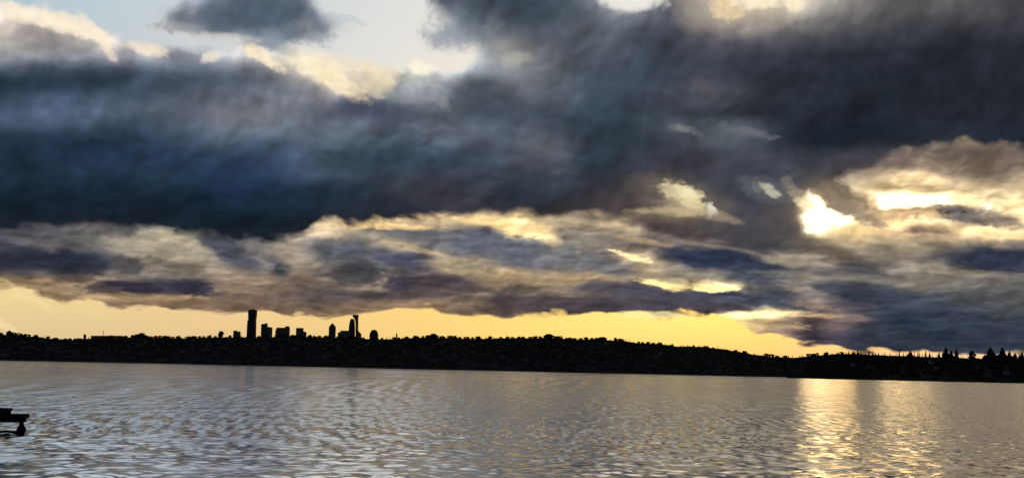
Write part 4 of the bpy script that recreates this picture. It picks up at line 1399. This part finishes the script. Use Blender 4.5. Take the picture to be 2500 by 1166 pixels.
MB().add([(-2.9, -2.9, za - 6), (2.9, -2.9, za - 6), (2.9, 2.9, za - 6), (-2.9, 2.9, za - 6), (0, 0, za)], [(0, 1, 4), (1, 2, 4), (2, 3, 4), (3, 0, 4), (3, 2, 1, 0)]).build("roof", M_ROOF, root)

# houses half hidden in the trees of the headland
for x, y, w, lab in ((2082, 887, 9, "faint pale house among dark trees, leftmost on the headland"),
                     (2272, 880, 8, "faint pale house high among the dark headland trees"),
                     (2286, 894, 7, "tiny pale house low in the trees below the tallest conifer"),
                     (2456, 907, 13, "pale wide house near the water below the big conifer pair")):
    Y = HEAD_Y + 4
    p = at(x, y, Y)
    w *= Y / FPX
    t = empty("house", (p.x, p.y, p.z - 6))
    tag(t, lab, "house", "houses among the headland trees")
    h = 0.42 * w
    MB().box(-w / 2, w / 2, -4, 4, 0, 6 + h * .2).build("wall", M_SIDING, t)
    zb = 6 + h * .2
    MB().add([(-w * .55, -4.6, zb), (w * .55, -4.6, zb), (w * .55, 4.6, zb), (-w * .55, 4.6, zb), (-w * .55, 0, zb + h * .6), (w * .55, 0, zb + h * .6)],
             [(0, 1, 5, 4), (2, 3, 4, 5), (0, 4, 3), (1, 2, 5), (3, 2, 1, 0)]).build("roof", M_ROOF, t)
    for s in (-0.28, 0.28):
        MB().box(s * w - w * .09, s * w + w * .09, -4.12, -3.9, 3.2, 5.4).build("window", M_WINDOW, t)

# ================================================================== the dock at the left edge
DY = 91.0
kd = DY / FPX


def dk(x, y):
    q = at(x, y, DY)
    return q.x, q.z


xe, zt = dk(72, 1010.5)
xe -= 0.30
_, zb = dk(72, 1020)
xf, zc = dk(66.5, 1030)
xf -= 0.30
root = empty("dock", (xe - 6, DY, 0))
tag(root, "black wooden dock end on a single pile, reaching in from the left", "dock")
ox = root.location.x
L = 14.0
nb = 62
pw = (L / nb)
plank = MB().box(-pw / 2 + 0.008, pw / 2 - 0.008, -0.85, 0.85, 0, 0.055).mesh("plank", M_WOOD)
zd = zt - 0.055
for i in range(nb):
    o = link("plank", plank, root)
    o.location = (xe - ox - pw * (i + 0.5), rng.normal(0, 0.012), zd + rng.normal(0, 0.004))
for s in (-1, 1):
    MB().box(xe - ox - L, xe - ox - 0.02, s * 0.86 - 0.04, s * 0.86 + 0.04, zb, zt - 0.02).build("fascia", M_WOOD, root)
MB().box(xe - ox - 0.085, xe - ox, -0.81, 0.81, zb, zd - 0.006).build("end_board", M_WOOD, root)
for s in (-0.6, 0, 0.6):
    MB().box(xe - ox - L, xf - ox, s - 0.09, s + 0.09, zc, zd - 0.01).build("joist", M_WOOD, root)
xp, _ = dk(53, 1030)
_, zfl = dk(53, 1047)
_, zw = dk(53, 1036)
MB().lathe([(0.15, -3), (0.15, zc + 0.02)], 12, xp - ox).build("pile", M_PILE, root, True)
MB().lathe([(0.20, -0.4), (0.23, 0.0), (0.33, zfl - .03), (0.32, zfl + .03), (0.24, (zw + zfl) / 2), (0.16, zw)], 14, xp - ox).build("pile_collar", M_PILE, root, True)
MB().add([(xp - ox + .1, -.06, zfl + .05), (xp - ox + .22, -.06, zfl + .05), (xf - ox - .02, -.06, zc - .002), (xf - ox - .14, -.06, zc - .002),
          (xp - ox + .1, .06, zfl + .05), (xp - ox + .22, .06, zfl + .05), (xf - ox - .02, .06, zc - .002), (xf - ox - .14, .06, zc - .002)],
         [(0, 1, 2, 3), (7, 6, 5, 4), (0, 4, 5, 1), (1, 5, 6, 2), (2, 6, 7, 3), (3, 7, 4, 0)]).build("brace", M_WOOD, root)
xw, _ = dk(38, 1050)
MB().box(xe - ox - L, xw - ox, 0.5, 0.85, -0.08, 0.13).build("float_log", M_PILE, root)
# box standing on the deck
xb1, zbt = dk(34, 995.5)
xb1 -= 0.2
bx_root = empty("storage_box", (xb1 - 1.1, DY, zt))
tag(bx_root, "long low black box lying on the dock deck", "box")
hb = zbt - zt
MB().loft([[(-2.3, -0.5, 0.004), (0.93, -0.5, 0.004), (0.93, 0.5, 0.004), (-2.3, 0.5, 0.004)],
           [(-2.3, -0.52, hb * .72), (1.0, -0.52, hb * .72), (1.0, 0.52, hb * .72), (-2.3, 0.52, hb * .72)]]).build("box_body", M_BOX, bx_root)
MB().loft([[(-2.34, -0.56, hb * .72), (1.1, -0.56, hb * .72), (1.1, 0.56, hb * .72), (-2.34, 0.56, hb * .72)],
           [(-2.3, -0.5, hb), (1.0, -0.5, hb), (1.0, 0.5, hb), (-2.3, 0.5, hb)]]).build("lid", M_BOX, bx_root)
